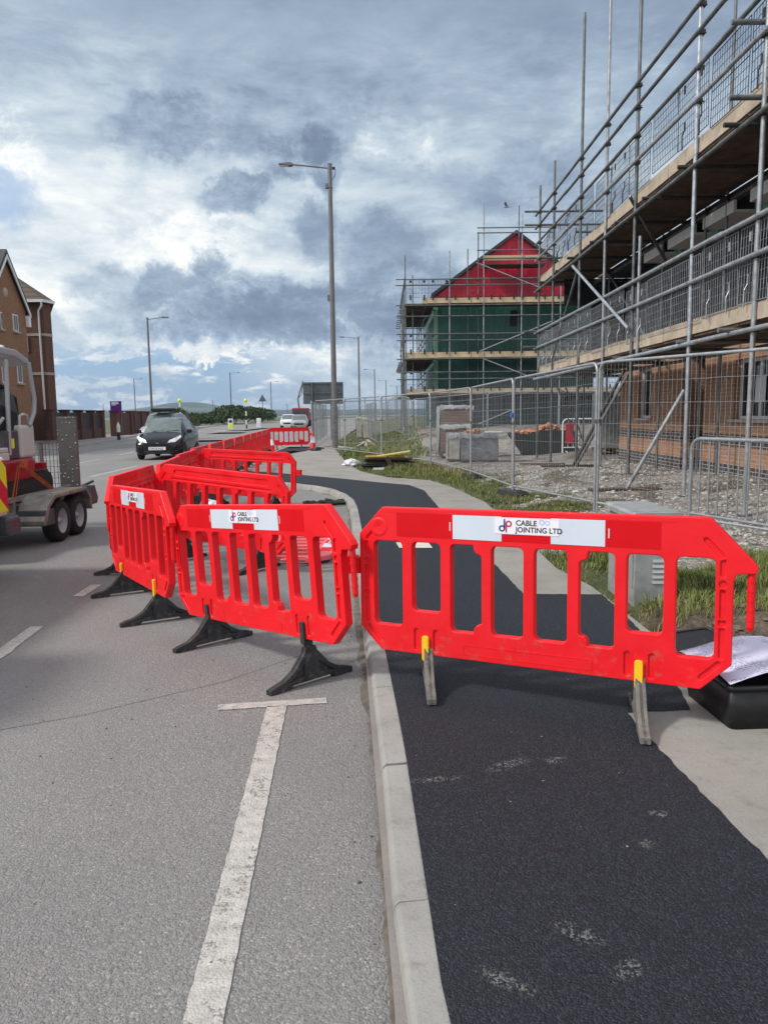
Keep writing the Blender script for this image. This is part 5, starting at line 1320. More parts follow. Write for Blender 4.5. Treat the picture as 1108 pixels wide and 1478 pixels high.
# ------------------------------------------------------------------ STREET LAMPS
def lamp(x, y, h, arm, side, label, r=.09, mat='lampost', box=False, hd=.55, z=0):
    root = thing('street_lamp', label, 'street lamp', (x, y, z), 0, 'street lamps along the road')
    m = MB(); m.tube((0, 0, 0), (0, 0, 1.6), r*1.15, 12); m.tube((0, 0, 1.6), (0, 0, h), r*.95, 12, r*.72); m.tube((0, 0, h), (0, 0, h+.03), r*.8, 12); m.obj('column', mat, root)
    m = MB(); m.tube((0, 0, h-.15), (side*arm, 0, h+.02), .03, 8); m.obj('arm', mat, root)
    m = MB(); X_ = side*arm; m.prism([(X_-side*.02, h-.03), (X_+side*.12, h-.05), (X_+side*hd, h), (X_+side*hd, h+.05), (X_+side*.1, h+.09), (X_-side*.02, h+.06)], (-.12, .12), lambda a, b, t: (a, t, b)); l = m.obj('lamp_head', mat, root, .01)
    m = MB(); m.box((min(X_+side*.15, X_+side*(hd-.05)), -.09, h-.052), (max(X_+side*.15, X_+side*(hd-.05)), .09, h-.03)); m.obj('lens', 'lamp_glass', l)
    if box:
        m = MB(); m.box((-.2, -.06, h-.95), (-.09, .06, h-.75)); m.box((-.12, -.1, h-.93), (.1, .1, h-.90)); m.obj('sensor_box', 'lampost', root, .008)
        m = MB(); m.path([(.05, 0, h-.08), (.18, 0, h-.12), (.24, 0, h-.25), (.2, 0, h-.45), (.1, 0, h-.6)], .012, 6); m.box((.1, -.03, h-.2), (.22, .03, h-.1)); m.obj('cable_loop', 'black_rubber', root)
        m = MB(); m.box((-.2, -.06, 6.3), (-.08, .06, 6.55)); m.obj('bracket', 'lampost', root)
        m = MB(); m.tube((0, 0, 1.2), (0, 0, 1.9), r*1.25, 12); m.obj('column_band', 'lampost', root)
lamp(-2.07, 33.4, 11.8, 1.55, -1, 'tallest street lamp, thick grey column rising behind the wire fence', .125, box=True, hd=.55)
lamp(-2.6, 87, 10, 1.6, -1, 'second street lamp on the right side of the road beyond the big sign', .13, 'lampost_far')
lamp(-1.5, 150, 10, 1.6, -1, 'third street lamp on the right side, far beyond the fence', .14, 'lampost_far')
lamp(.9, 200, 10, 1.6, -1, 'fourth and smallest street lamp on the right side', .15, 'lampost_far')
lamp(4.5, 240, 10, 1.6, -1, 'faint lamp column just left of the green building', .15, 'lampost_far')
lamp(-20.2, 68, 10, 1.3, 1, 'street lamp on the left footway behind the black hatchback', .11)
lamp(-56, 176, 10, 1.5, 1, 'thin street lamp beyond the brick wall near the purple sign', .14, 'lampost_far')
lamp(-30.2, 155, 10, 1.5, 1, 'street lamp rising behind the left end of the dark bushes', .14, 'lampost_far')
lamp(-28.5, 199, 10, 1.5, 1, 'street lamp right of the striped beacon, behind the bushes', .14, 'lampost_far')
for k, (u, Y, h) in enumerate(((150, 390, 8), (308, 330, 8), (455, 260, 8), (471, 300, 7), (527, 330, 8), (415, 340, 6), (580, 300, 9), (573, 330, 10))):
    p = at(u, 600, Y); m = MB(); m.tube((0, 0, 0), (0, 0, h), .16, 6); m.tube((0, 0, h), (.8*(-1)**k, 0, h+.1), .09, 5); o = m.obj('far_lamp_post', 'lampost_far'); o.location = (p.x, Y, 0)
    tag(o, ['tiny far lamp post above the purple sign', 'tiny far lamp post on the hill side behind the black car', 'tiny far post left of the grey sign', 'tiny far post behind the grey sign', 'tiny far post between the fence rails', 'tiny far post right of the bushes', 'tiny far post left of the green building scaffold', 'taller tiny post left of the green building scaffold'][k], 'lamp post')
# big sign seen from behind
root = thing('road_sign', 'large grey direction sign seen from behind left of the tall lamp post', 'road sign', (-3.42, 45, 0))
m = MB(); m.box((-1.17, .02, 2.15), (1.15, .06, 3.40)); m.obj('sign_plate', 'sign_back', root, .02)
m = MB()
for z in (2.2, 2.78, 3.34): m.box((-1.17, -.03, z-.03), (1.15, .019, z+.03))
m.obj('rail', 'galv_dark', root)
for x in (-.62, .45): m = MB(); m.tube((x, -.09, 0), (x, -.09, 3.38), .06, 8); m.obj('post', 'sign_back', root)
# belisha beacons, bollards
def beacon(x, y, label):
    root = thing('crossing_beacon', label, 'beacon', (x, y, .1), 0, 'striped beacons at the crossing')
    m = MB()
    for k in range(6): m.m = k % 2; m.tube((0, 0, k*.47), (0, 0, (k+1)*.47), .075, 8)
    m.obj('pole', ['black_print', 'bollard_white'], root); m = MB(); m.lathe([(0, 2.78), (.1, 2.82), (.19, 2.95), (.19, 3.08), (.1, 3.2), (0, 3.22)], n=12); m.obj('globe', 'hi_yellow', root)
p = gz(365, 619, .1); beacon(-14.6, 83, 'striped beacon on the traffic island, in front of the bushes'); beacon(-20.6, 79, 'striped beacon with yellow globe above the black hatchback')
def kb(x, y, label, rot=0, face='hi_yellow'):
    root = thing('island_bollard', label, 'bollard', (x, y, .12), rot); m = MB(); m.box((-.25, -.12, 0), (.25, .12, 1.1)); m.obj('body', 'bollard_white', root, .04)
    m = MB(); m.box((-.2, -.135, .1), (.2, -.122, .6)); m.obj('yellow_face', face, root)
    if face == 'hi_yellow': m = MB(); m.lathe([(0, -.14), (.17, -.137), (.18, -.123)], (0, 0, .85), 14, 'Y'); m.obj('arrow_disc', 'blue_print', root)
kb(-15.6, 79.5, 'island bollard with a blue disc and yellow face left of the beacon'); kb(-13.75, 86, 'plain white island bollard right of the beacon', 0, 'white_sheet')
root = thing('footway_bollard', 'black and white bollard on the far footway by the brick pillars', 'bollard', (-16.9, 49.5, .08)); m = MB(); m.tube((0, 0, 0), (0, 0, .5), .11, 10); m.obj('base', 'black_print', root); m = MB(); m.tube((0, 0, .5), (0, 0, .95), .12, 10); m.tube((0, 0, .95), (0, 0, 1.15), .09, 10, .02); m.obj('white_top', 'bollard_white', root)
# warning triangle post far away
root = thing('warning_sign', 'triangular sign on a post behind the bushes right of the beacon', 'road sign', (-27, 175, 0)); m = MB(); m.tube((0, 0, 0), (0, 0, 6), .1, 6); m.obj('post', 'lampost_far', root); m = MB(); m.prism([(-.9, 4.6), (.9, 4.6), (0, 6.2)], (-.12, -.1), lambda a, b, t: (a, t, b)); m.obj('triangle', 'sign_back', root)
# bird
m = MB(); m.lathe([(0, -.22), (.05, -.1), (.06, .05), (.03, .2), (0, .28)], (0, 0, 0), 8, 'Y')
m.add([(0, .1, .02), (0, -.1, .02), (-.3, -.05, .18), (-.62, -.18, .10), (-.3, .12, .18)], [(0, 1, 2, 4), (4, 2, 3)]); m.add([(0, .1, .02), (0, -.1, .02), (.3, -.05, .18), (.62, -.18, .3), (.3, .12, .18)], [(4, 2, 1, 0), (3, 2, 4)])
o = m.obj('bird', 'bird_grey'); o.location = at(731, 299, 60); o.rotation_euler = (0, .3, 1.0); tag(o, 'small gull flying just above the red gable', 'bird')

# ------------------------------------------------------------------ LEFT SIDE: FLATS, WALL
def flats():
    root = thing('apartment_block', 'brown brick flats with a steep gable and a tiled hipped wing at the left edge', 'building', (-20, 44, 0))
    def P(mb, n, mat, par=None): return mb.obj(n, mat, par or root, 0, (20, -44, 0) if par is None else None)
    m = MB(); X_ = -19.85
    m.prism([(30, 0), (44, 0), (44, 7.45), (41.85, 10.05), (39.7, 7.45), (30, 7.45)], (X_, X_-8), lambda a, b, t: (t, a, b)); P(m, 'wall', 'flat_brick')
    m = MB(); 
    for (a, za, b, zb) in ((44.25, 7.25, 41.85, 10.15), (39.45, 7.25, 41.85, 10.15)): m.prism([(a, za), (b, zb), (b, zb+.22), (a, za+.22)], (X_+.22, X_-8), lambda p_, q_, t: (t, p_, q_))
    P(m, 'roof', 'roof_edge')
    m = MB()
    for (a, za, b, zb) in ((44.2, 7.1, 41.85, 9.92),): m.prism([(a, za), (b, zb), (b, zb+.2), (a, za+.2)], (X_+.24, X_+.18), lambda p_, q_, t: (t, p_, q_))
    for (a, za, b, zb) in ((39.5, 7.1, 41.85, 9.92),): m.prism([(a, za), (b, zb), (b, zb+.2), (a, za+.2)], (X_+.24, X_+.18), lambda p_, q_, t: (t, p_, q_))
    m.box((X_+.02, 43.95, 6.6), (X_+.2, 44.2, 7.2)); P(m, 'bargeboard', 'upvc')
    def win(u0, v0, u1, v1):
        a, b = atx(u0, v0, X_), atx(u1, v1, X_); ya, yb, z1, z0 = a.y, b.y, a.z, b.z
        f = MB(); f.box((X_, ya, z0), (X_+.03, yb, z1)); fo = P(f, 'window', 'upvc'); g = MB(); w = (yb-ya)
        g.box((X_+.031, ya+w*.1, z0+.06), (X_+.036, ya+w*.47, z1-.06)); g.box((X_+.031, ya+w*.53, z0+.06), (X_+.036, ya+w*.9, z1-.06)); g.obj('pane', 'glass_dark', fo)
        s = MB(); s.box((X_, ya-.08, z0-.1), (X_+.12, yb+.08, z0)); s.obj('sill', 'stone_trim', fo)
    win(18, 453, 27, 479); win(0, 450, 4, 475); win(24, 522, 33, 553); win(2, 520, 10, 553)
    m = MB(); c = atx(8, 422, X_); m.lathe([(0, X_+.04), (.22, X_+.04), (.25, X_)], (0, c.y, c.z), 18, 'X'); P(m, 'roundel', 'stone_trim')
    # wing
    c1, c2 = (-19.72, 46.0), (-19.52, 46.6)
    m = MB(); m.prism([(-28, 46), c1, c2, (-22.2, 52), (-28, 52)], (0, 8.3), lambda a, b, t: (a, b, t)); P(m, 'wall', 'flat_brick_dark')
    m = MB(); e = .28
    ring = [(-28, 46-e), (c1[0]+e*.6, 46-e), (c2[0]+e, c2[1]), (-21.9, 52.2), (-28, 52.2)]; top = [(-28, 50, 11.6), (-24.2, 50, 11.6), (-24.2, 56, 11.6)]
    vs = [(x, y, 8.32) for x, y in ring]+[(-28, 49.2, 10.8), (-23.4, 49.2, 10.8), (-23.8, 50, 10.8), (-28, 50, 10.8)]
    m.add(vs, [(0, 1, 6, 5), (1, 2, 6), (2, 3, 7, 6), (3, 4, 8, 7), (5, 6, 7, 8), (4, 3, 2, 1, 0)]); P(m, 'roof', 'roof_tile')
    m = MB(); m.box((-28, 45.68, 8.2), (c1[0]+.15, 45.78, 8.36)); m.prism([(c1[0]+.15, 45.7), (c2[0]+.28, 46.6), (c2[0]+.2, 46.62), (c1[0]+.08, 45.78)], (8.2, 8.36), lambda a, b, t: (a, b, t)); P(m, 'gutter', 'upvc')
    m = MB(); m.path([(-19.66, 45.72, 8.25), (-19.68, 45.75, 8.0), (-19.95, 45.93, 7.75), (-19.95, 45.93, .1)], .055, 8); P(m, 'downpipe', 'upvc')
    m = MB()
    for z in (6.3, 4.05): m.box((-28, 45.97, z), (c1[0], 46.03, z+.16)); m.prism([c1, c2, (c2[0]+.03, c2[1]-.02), (c1[0]+.02, c1[1]-.03)], (z, z+.16), lambda a, b, t: (a, b, t))
    P(m, 'string_course', 'stone_trim')
    for (u0, v0, u1, v1) in ((38.5, 486, 41.5, 508), (42.5, 538, 45.5, 565)):
        a, b = at(u0, v0, 45.99), at(u1, v1, 45.99); f = MB(); f.box((a.x, 45.94, b.z), (b.x, 46.01, a.z)); fo = P(f, 'window', 'upvc'); g = MB(); g.box((a.x+.03, 45.93, b.z+.05), (b.x-.03, 45.938, a.z-.05)); g.obj('pane', 'glass_dark', fo)
flats()
def bwall(P, label, h=1.78, piers=(), pm_='wall_brick', ph=1.95, infill=True):
    a, b = Vector((*P[0], 0)), Vector((*P[1], 0)); L = (b-a).length; root = thing('boundary_wall', label, 'wall', a, math.atan2(b.y-a.y, b.x-a.x))
    hb = .75 if infill else h
    m = MB(); m.box((0, -.11, 0), (L, .11, hb)); m.obj('brickwork', 'wall_brick', root)
    if infill: m = MB(); m.box((0, -.03, hb), (L, .03, h)); m.obj('timber_infill', 'fence_panel_dark', root)
    for x in piers:
        m = MB(); m.box((x-.24, -.24, 0), (x+.24, .24, ph)); p = m.obj('pier', 'wall_brick', root); c = MB(); c.box((x-.29, -.29, ph), (x+.29, .29, ph+.08)); c.obj('coping', 'stone_trim' if False else 'pier_brick_far', p)
bwall([(-19.3, 44.6), (-20.3, 56.0)], 'dark brick and timber boundary wall behind the loading ramp', 1.85, (.4, 3.2, 6.0, 8.8, 11.2))
bwall([(-20.32, 57.9), (-19.86, 58.0)], 'single thick brick pillar under the purple sign', 1.9, (.23,), infill=False)
bwall([(-20.75, 61.0), (-20.95, 64.4)], 'short dark brick wall between the purple sign and the lamp post', 1.85, (.3, 3.1), infill=False)
bwall([(-21.2, 65.6), (-21.7, 71.5)], 'dark brick wall directly left of the black hatchback', 1.85, (.3, 3, 5.6), infill=False)
root = thing('notice_sign', 'small purple and magenta board standing above the brick pillars', 'sign', (-17.85, 52, 0)); root.location = (-20.0, 58.3, 0)
m = MB(); m.box((-.42, -.02, 1.98), (.42, .02, 2.72)); m.obj('panel', 'purple', root)
m = MB(); m.box((-.42, -.03, 1.84), (.42, .02, 1.98)); m.obj('lower_band', 'magenta', root); m = MB()
for z, w in ((2.62, .5), (2.52, .55), (2.42, .36)): m.box((-.32, -.024, z), (-.32+w, -.0205, z+.05))
m.obj('white_print_rows', 'white_print', root); m = MB()
for x in (-.35, .35): m.tube((x, .05, 0), (x, .05, 2.7), .03, 6)
m.obj('post', 'lampost', root)

# bushes
def shrub(x, y, rx, ry, h, label, leaf='shrub_leaf', n=1400, ls=.22, group=None, z=0, spiky=False):
    root = thing('bush', label, 'bush', (x, y, z), 0, group); m = MB(); rnd = random.Random(int(x*7+y*13))
    lobes = [(rnd.uniform(-.6, .6)*rx, rnd.uniform(-.6, .6)*ry, rnd.uniform(.35, .62)*h, rnd.uniform(.35, .6)) for _ in range(9)]
    for i in range(n):
        lx, ly, lz, s = rnd.choice(lobes); a = rnd.uniform(0, 6.28); ph = rnd.uniform(-.4, 1.5); rr = rnd.uniform(.72, 1.08)
        p = Vector((lx+rx*s*rr*math.cos(a)*math.cos(ph), ly+ry*s*rr*math.sin(a)*math.cos(ph), max(.03, lz+h*s*rr*math.sin(ph)*.75)))
        d = Vector((rnd.gauss(0, 1), rnd.gauss(0, 1), rnd.gauss(.3, 1))).normalized()*ls*rnd.uniform(.6, 1.4); e = d.orthogonal().normalized()*ls*.4
        if spiky: d = Vector((rnd.gauss(0, .5), rnd.gauss(0, .5), 1)).normalized()*ls*3*rnd.uniform(.6, 1.3); e = d.orthogonal().normalized()*ls*.25
        m.add([p-d*.5-e*.3, p+e, p+d*.6, p-e], [(0, 1, 2, 3)])
    m.obj('foliage', leaf, root); t_ = MB()
    for k in range(4): t_.tube((0, 0, 0), (rnd.uniform(-.5, .5)*rx, rnd.uniform(-.5, .5)*ry, h*.5), .06, 5, .03)
    t_.obj('stems', 'bark', root)
sp = [(296, 118, 3.0, 1.7), (318, 128, 4.0, 2.0), (338, 135, 3.8, 2.7), (352, 142, 4.0, 3.4), (367, 150, 4.2, 3.5), (380, 158, 4.0, 2.9), (388, 166, 3.2, 2.2), (306, 150, 6, 2.0)]
nm = ['leftmost', 'second', 'third', 'tallest', 'round-topped', 'sixth', 'rightmost', 'hindmost']
for k, (u, Y, r, h) in enumerate(sp):
    p = at(u, 610, Y); shrub(p.x-1.5, Y, r, 3.0, h, '%s dark evergreen bush of the clump behind the crossing' % nm[k], n=1500, ls=.42, group='evergreen bushes beyond the crossing')
for k, (u, Y, h) in enumerate(((268, 88, 2.3), (278, 92, 2.0), (290, 97, 1.5))):
    p = at(u, 610, Y); shrub(p.x-1.2, Y, 1.2, 1.2, h, '%s spiky leaved shrub behind the black hatchback' % ['tallest', 'middle', 'rightmost'][k], 'spiky_leaf', 420, .25, 'spiky shrubs', spiky=True)
root = thing('low_wall', 'pale low wall between the spiky shrubs and the evergreen bushes', 'wall', (-27.0, 104, 0), R_(100)); m = MB(); m.box((0, -.1, 0), (7, .1, 1.1)); m.obj('masonry', 'far_path', root); m = MB(); m.box((0, -.14, 1.1), (7, .14, 1.18)); m.obj('coping', 'stone_trim', root)

# ------------------------------------------------------------------ HILLS
def hills():
    prof = [(-1400, 590), (-300, 586), (0, 594), (60, 593), (90, 590), (130, 592), (180, 592), (205, 589), (225, 586), (245, 582), (262, 580), (272, 581), (285, 579), (300, 582), (320, 586), (345, 588.5), (370, 590), (400, 591), (450, 590), (500, 591), (540, 589), (580, 590), (640, 588), (760, 590), (900, 586), (1400, 580), (2400, 560)]
    def lerp(u):
        for (a, b), (c, d) in zip(prof, prof[1:]):
            if a <= u <= c: return b+(d-b)*(u-a)/(c-a)
        return prof[-1][1]
    for idx, (Y, k, lab) in enumerate(((3600, 1.0, 'hills'), (2500, .42, 'near_hills'))):
        m = MB(); n = 260; rows = 9; vs = []
        for j in range(rows+1):
            t_ = j/rows
            for i in range(n+1):
                u = -1400+3800*i/n; p = at(u, lerp(u)+(noise.noise(Vector((u*.04, idx*5, 0)))*1.2), Y); hor = 1.55
                top = max(4, (p.z-hor)*k+(noise.noise(Vector((u*.02, 3+idx, 1)))*6 if idx else 0)); yy = Y-900*(1-t_)*(1.0)
                z = -3+(top+3)*ss(t_)**.9+noise.noise(Vector((u*.03, t_*4, idx)))*top*.12*math.sin(t_*3.14)
                vs.append((p.x*(yy/Y)**.3, yy, z))
        m.add(vs, [(j*(n+1)+i, j*(n+1)+i+1, (j+1)*(n+1)+i+1, (j+1)*(n+1)+i) for j in range(rows) for i in range(n)], True)
        # back slope
        vs2 = [vs[rows*(n+1)+i] for i in range(n+1)]+[(vs[rows*(n+1)+i][0], Y+500, -5) for i in range(n+1)]
        m.add(vs2, [(i, i+1, n+2+i, n+1+i) for i in range(n)], True)
        struct(lab, m, 'hill_fields')
hills()
# haze box
m = MB(); m.box((-3300, -40, -8), (4600, 4700, 190)); hb = m.mesh('haze', [])
hm = bpy.data.materials.new('haze_air'); hm.use_nodes = True; nt = hm.node_tree; nt.nodes.clear(); out = nt.nodes.new('ShaderNodeOutputMaterial'); vol = nt.nodes.new('ShaderNodeVolumePrincipled')
vol.inputs['Color'].default_value = (.52, .68, .90, 1); vol.inputs['Density'].default_value = .00014; vol.inputs['Anisotropy'].default_value = .1; nt.links.new(vol.outputs[0], out.inputs['Volume'])
HAZE = True
if HAZE: hb.materials.append(hm); tag(link('haze', hb), kind='stuff')

# ------------------------------------------------------------------ VEHICLES
def wheel(parent, x, y, r, w, rim='silver_paint', name='wheel'):
    m = MB(); m.lathe([(r*.62, -w/2), (r*.92, -w/2), (r, -w/2+.03), (r, w/2-.03), (r*.92, w/2), (r*.62, w/2)], n=24, axis='X'); o = m.obj(name, 'tyre', parent); o.location = (x, y, r)
    h = MB(); s = 1 if x > 0 else -1
    h.lathe([(0, s*w*.30), (r*.18, s*w*.36), (r*.2, s*w*.28), (r*.5, s*w*.22), (r*.62, s*w*.42), (r*.66, s*w*.42)], n=24, axis='X'); h.lathe([(0, 0), (r*.64, 0)], n=24, axis='X')
    h.obj('rim', rim, o); return o
def car_body(root, st, paint):
    """st: stations (y, zlow, zbelt, ztop, wlow, wbelt, wtop, kind) front at -y; kind c=cabin glass"""
    body, glass, ws, rw = MB(), MB(), MB(), MB()
    rings = []
    for (y, zl, zb, zt, wl, wb, wt, kd) in st:
        half = [(wl*.75, zl), (wl, zl+.06), (wb, zl+(zb-zl)*.45), (wb*.985, zb-.07), (wb*.95, zb), (wt+(wb*.95-wt)*.08, zt-.06), (wt*.93, zt-.015), (wt*.5, zt+.01), (0, zt+.02)]
        rings.append([(a, y, b) for a, b in half]+[(-a, y, b) for a, b in reversed(half[:-1])])
    N = len(rings[0])
    for i in range(len(rings)-1):
        A, B = rings[i], rings[i+1]; ka, kb_ = st[i][7], st[i+1][7]
        for j in range(N-1):
            q = [A[j], B[j], B[j+1], A[j+1]]
            side = j in (4, N-6); top = 5 <= j <= N-7
            tgt = body
            if side and ka in 'cC' and kb_ in 'cCr' : tgt = glass
            if top and ka == 'w': tgt = ws
            if side and ka == 'w': tgt = body
            if top and ka == 'r': tgt = rw
            tgt.add(q, [(0, 1, 2, 3)], True)
    body.add(rings[0], [tuple(range(N))]); body.add(rings[-1], [tuple(reversed(range(N)))])
    for mb in (body, glass, ws):   # weld
        pass
    def fin(mb, n, mt):
        me = mb.mesh(n, mt)
        import bmesh
        bm = bmesh.new(); bm.from_mesh(me); bmesh.ops.remove_doubles(bm, verts=bm.verts, dist=.0005); bm.to_mesh(me); bm.free(); return link(n, me, root)
    fin(body, 'body', paint); 
    if glass.v: fin(glass, 'side_window', 'glass_dark')
    if ws.v: fin(ws, 'windscreen', 'windscreen')
    if rw.v: fin(rw, 'rear_window', 'glass_dark')
def hatchback():
    root = thing('parked_car', 'small black three-door hatchback driving towards the viewer on the road', 'car', (-8.03, 27.45, 0), R_(2.0))
    root.name = 'hatchback_car'
    st = [(0, .22, .50, .56, .55, .60, .45, 'b'), (.05, .18, .58, .66, .66, .72, .55, 'b'), (.18, .16, .66, .76, .74, .80, .62, 'b'), (.45, .16, .80, .86, .77, .825, .66, 'b'), (.85, .16, .90, .97, .78, .83, .68, 'w'),
          (1.15, .16, .95, 1.22, .78, .83, .60, 'w'), (1.5, .16, .97, 1.44, .78, .83, .56, 'c'), (1.95, .16, .98, 1.49, .78, .83, .57, 'c'), (2.45, .16, 1.02, 1.49, .78, .83, .56, 'c'), (2.95, .16, 1.08, 1.43, .78, .82, .54, 'b'), (3.3, .2, 1.06, 1.30, .76, .80, .52, 'r'), (3.52, .25, .95, 1.02, .70, .76, .5, 'b'), (3.6, .3, .8, .86, .62, .68, .45, 'b')]
    car_body(root, st, 'black_paint')
    for s in (-1, 1):
        wheel(root, s*.74, .62, .29, .17); wheel(root, s*.74, 2.95, .29, .17)
        m = MB(); m.add([(s*.36, .02, .60), (s*.62, .10, .62), (s*.79, .34, .80), (s*.74, .42, .86), (s*.60, .22, .77), (s*.42, .10, .69)], [(0, 1, 2, 3, 4, 5) if s > 0 else (5, 4, 3, 2, 1, 0)])
        k = len(m.v); o = m.obj('headlight', 'lamp_glass', root); sm = o.modifiers.new('t', 'SOLIDIFY'); sm.thickness = .07; sm.offset = 0
        m = MB(); m.lathe([(0, -.01), (.05, 0), (.06, .03)], (s*.62, .03, .36), 12, 'Y'); m.obj('fog_lamp', 'lamp_glass', root)
        m = MB(); m.obox((s*.93, 1.12, 1.0), .17, .10, .13); m.tube((s*.8, 1.15, .97), (s*.9, 1.15, .98), .02, 6); m.obj('door_mirror', 'black_paint', root, .03)
        m = MB(); m.prism([(a_, b_) for a_, b_ in [(.62+.345*math.cos(R_(t_)), .29+.345*math.sin(R_(t_))) for t_ in range(0, 181, 15)]], (s*.80, s*.838), lambda a, b, t: (t, a, b)); m.obj('wheel_arch', 'tyre', root)
    m = MB(); m.box((-.30, -.035, .36), (.30, -.012, .47)); pl = m.obj('number_plate', 'white_print', root)
    me = textmesh('CW16 HLE', .105, 'black_print', .001, .001, .95); t_ = link('plate_text', me, pl); t_.location = (-.26, -.037, .378)
    m = MB(); m.box((-.46, -.02, .22), (.46, .02, .33)); m.obj('lower_grille', 'tyre', root, .02)
    m = MB(); m.lathe([(0, -.03), (.05, -.028), (.06, -.01)], (0, .02, .585), 16, 'Y'); o = m.obj('badge', 'chrome', root); o.scale = (1.3, 1, .55); o.location = (0, .02, .262)
    for s in (-.35, .15): m = MB(); m.tube((s, .86, 1.0), (s+.42, .93, 1.045), .009, 5); m.obj('wiper', 'tyre', root)
hatchback()
def suv(x, y, rz, label, paint, h=1.75, name='parked_car', rails=True, L=4.4, group=None, w=.92, van=False):
    root = thing(name, label, 'van' if van else 'car', (x, y, 0), rz, group); k = h/1.7
    st = [(0, .3, .6, .7, .7, .8, .6, 'b'), (.12, .25, .85, .95, .85, w-.04, .7, 'b'), (.9, .25, 1.0*k, 1.06*k, .88, w, .74, 'w'), (1.55, .25, 1.06*k, 1.62*k, .88, w, .68, 'c'), (2.3, .25, 1.06*k, 1.7*k, .88, w, .7, 'c'), (3.3, .25, 1.08*k, 1.7*k, .88, w, .7, 'c'), (4.05, .25, 1.08*k, 1.6*k, .88, w, .68, 'r'), (L, .35, .95*k, 1.0*k, .84, w-.04, .7, 'b')]
    if van: st = [(0, .3, .8, .9, .8, .9, .7, 'b'), (.5, .28, 1.1, 1.2, .92, w, .75, 'w'), (1.3, .28, 1.25, h-.05, .92, w, .8, 'c'), (1.9, .28, 1.3, h, .92, w, .85, 'b'), (L, .3, 1.3, h, .92, w, .85, 'b')]
    car_body(root, st, paint)
    for s in (-1, 1):
        wheel(root, s*(w-.1), .95, .34, .2); wheel(root, s*(w-.1), L-.95, .34, .2)
        m = MB(); m.obox((s*.62, .05, .72), .3, .08, .16); m.obj('headlight', 'lamp_glass', root, .02)
        if rails: m = MB(); m.path([(s*.62, 1.7, h-.02), (s*.62, 1.8, h+.06), (s*.62, 3.7, h+.06), (s*.62, 3.8, h-.02)], .02, 6); m.obj('roof_rail', 'tyre', root)
    m = MB(); m.box((-.5, -.02, .45), (.5, .03, .62)); m.obj('grille', 'tyre', root)
suv(-11.35, 38.5, R_(2), 'silver grey estate car with dark roof box just behind the black hatchback', 'silver_paint', 1.72, 'estate_car')
rb = thing('roof_box', 'black roof box on the silver estate car behind the hatchback', 'roof box', (-11.42, 40.4, 1.8), R_(2)); m = MB(); m.box((-.5, -.6, 0), (.5, .9, .16)); m.obj('shell', 'tyre', rb, .05); m = MB(); m.box((-.6, -.3, -.03), (.6, -.24, .0)); m.obj('crossbar', 'galv_dark', rb)
suv(-11.3, 92, R_(4), 'white car parked at the road end, left of the other pale car', 'white_paint', 1.6, 'white_car', False)
suv(-9.1, 84, R_(4), 'pale silver car right of the white one beyond the farthest barrier', 'silver_paint', 1.55, 'silver_car', False)
suv(-24.8, 54.5, R_(80), 'pale parked car just visible over the wall beside the flats', 'silver_paint', 1.5, 'silver_car', False)
# lorry-mounted crane beyond
root = thing('tipper_lorry', 'dark lorry with a raised folding crane beyond the white vehicles', 'lorry', (-10.6, 100, 0), R_(3))
m = MB(); m.box((-1.1, 0, .7), (1.1, 1.8, 2.4)); m.obj('cab', 'dark_red_paint', root, .1); m = MB(); m.box((-1.15, 1.9, .8), (1.15, 6.5, 1.8)); m.obj('flatbed', 'dark_grey_paint', root)
m = MB(); m.path([(-.2, 2.0, 1.8), (-.4, 2, 3.6), (.3, 2, 5.9), (.9, 2, 4.6), (1.5, 2, 2.6)], .11, 6); m.path([(-.4, 2, 3.6), (.1, 2, 4.2), (.3, 2, 5.6)], .06, 6); m.obj('folding_crane', 'lampost', root)
for s in (-1, 1): wheel(root, s*1.0, .9, .45, .3); wheel(root, s*1.0, 5.2, .45, .3)
m = MB(); m.box((-.95, -.03, 1.5), (.95, .03, 2.2)); m.obj('windscreen', 'glass_dark', root)

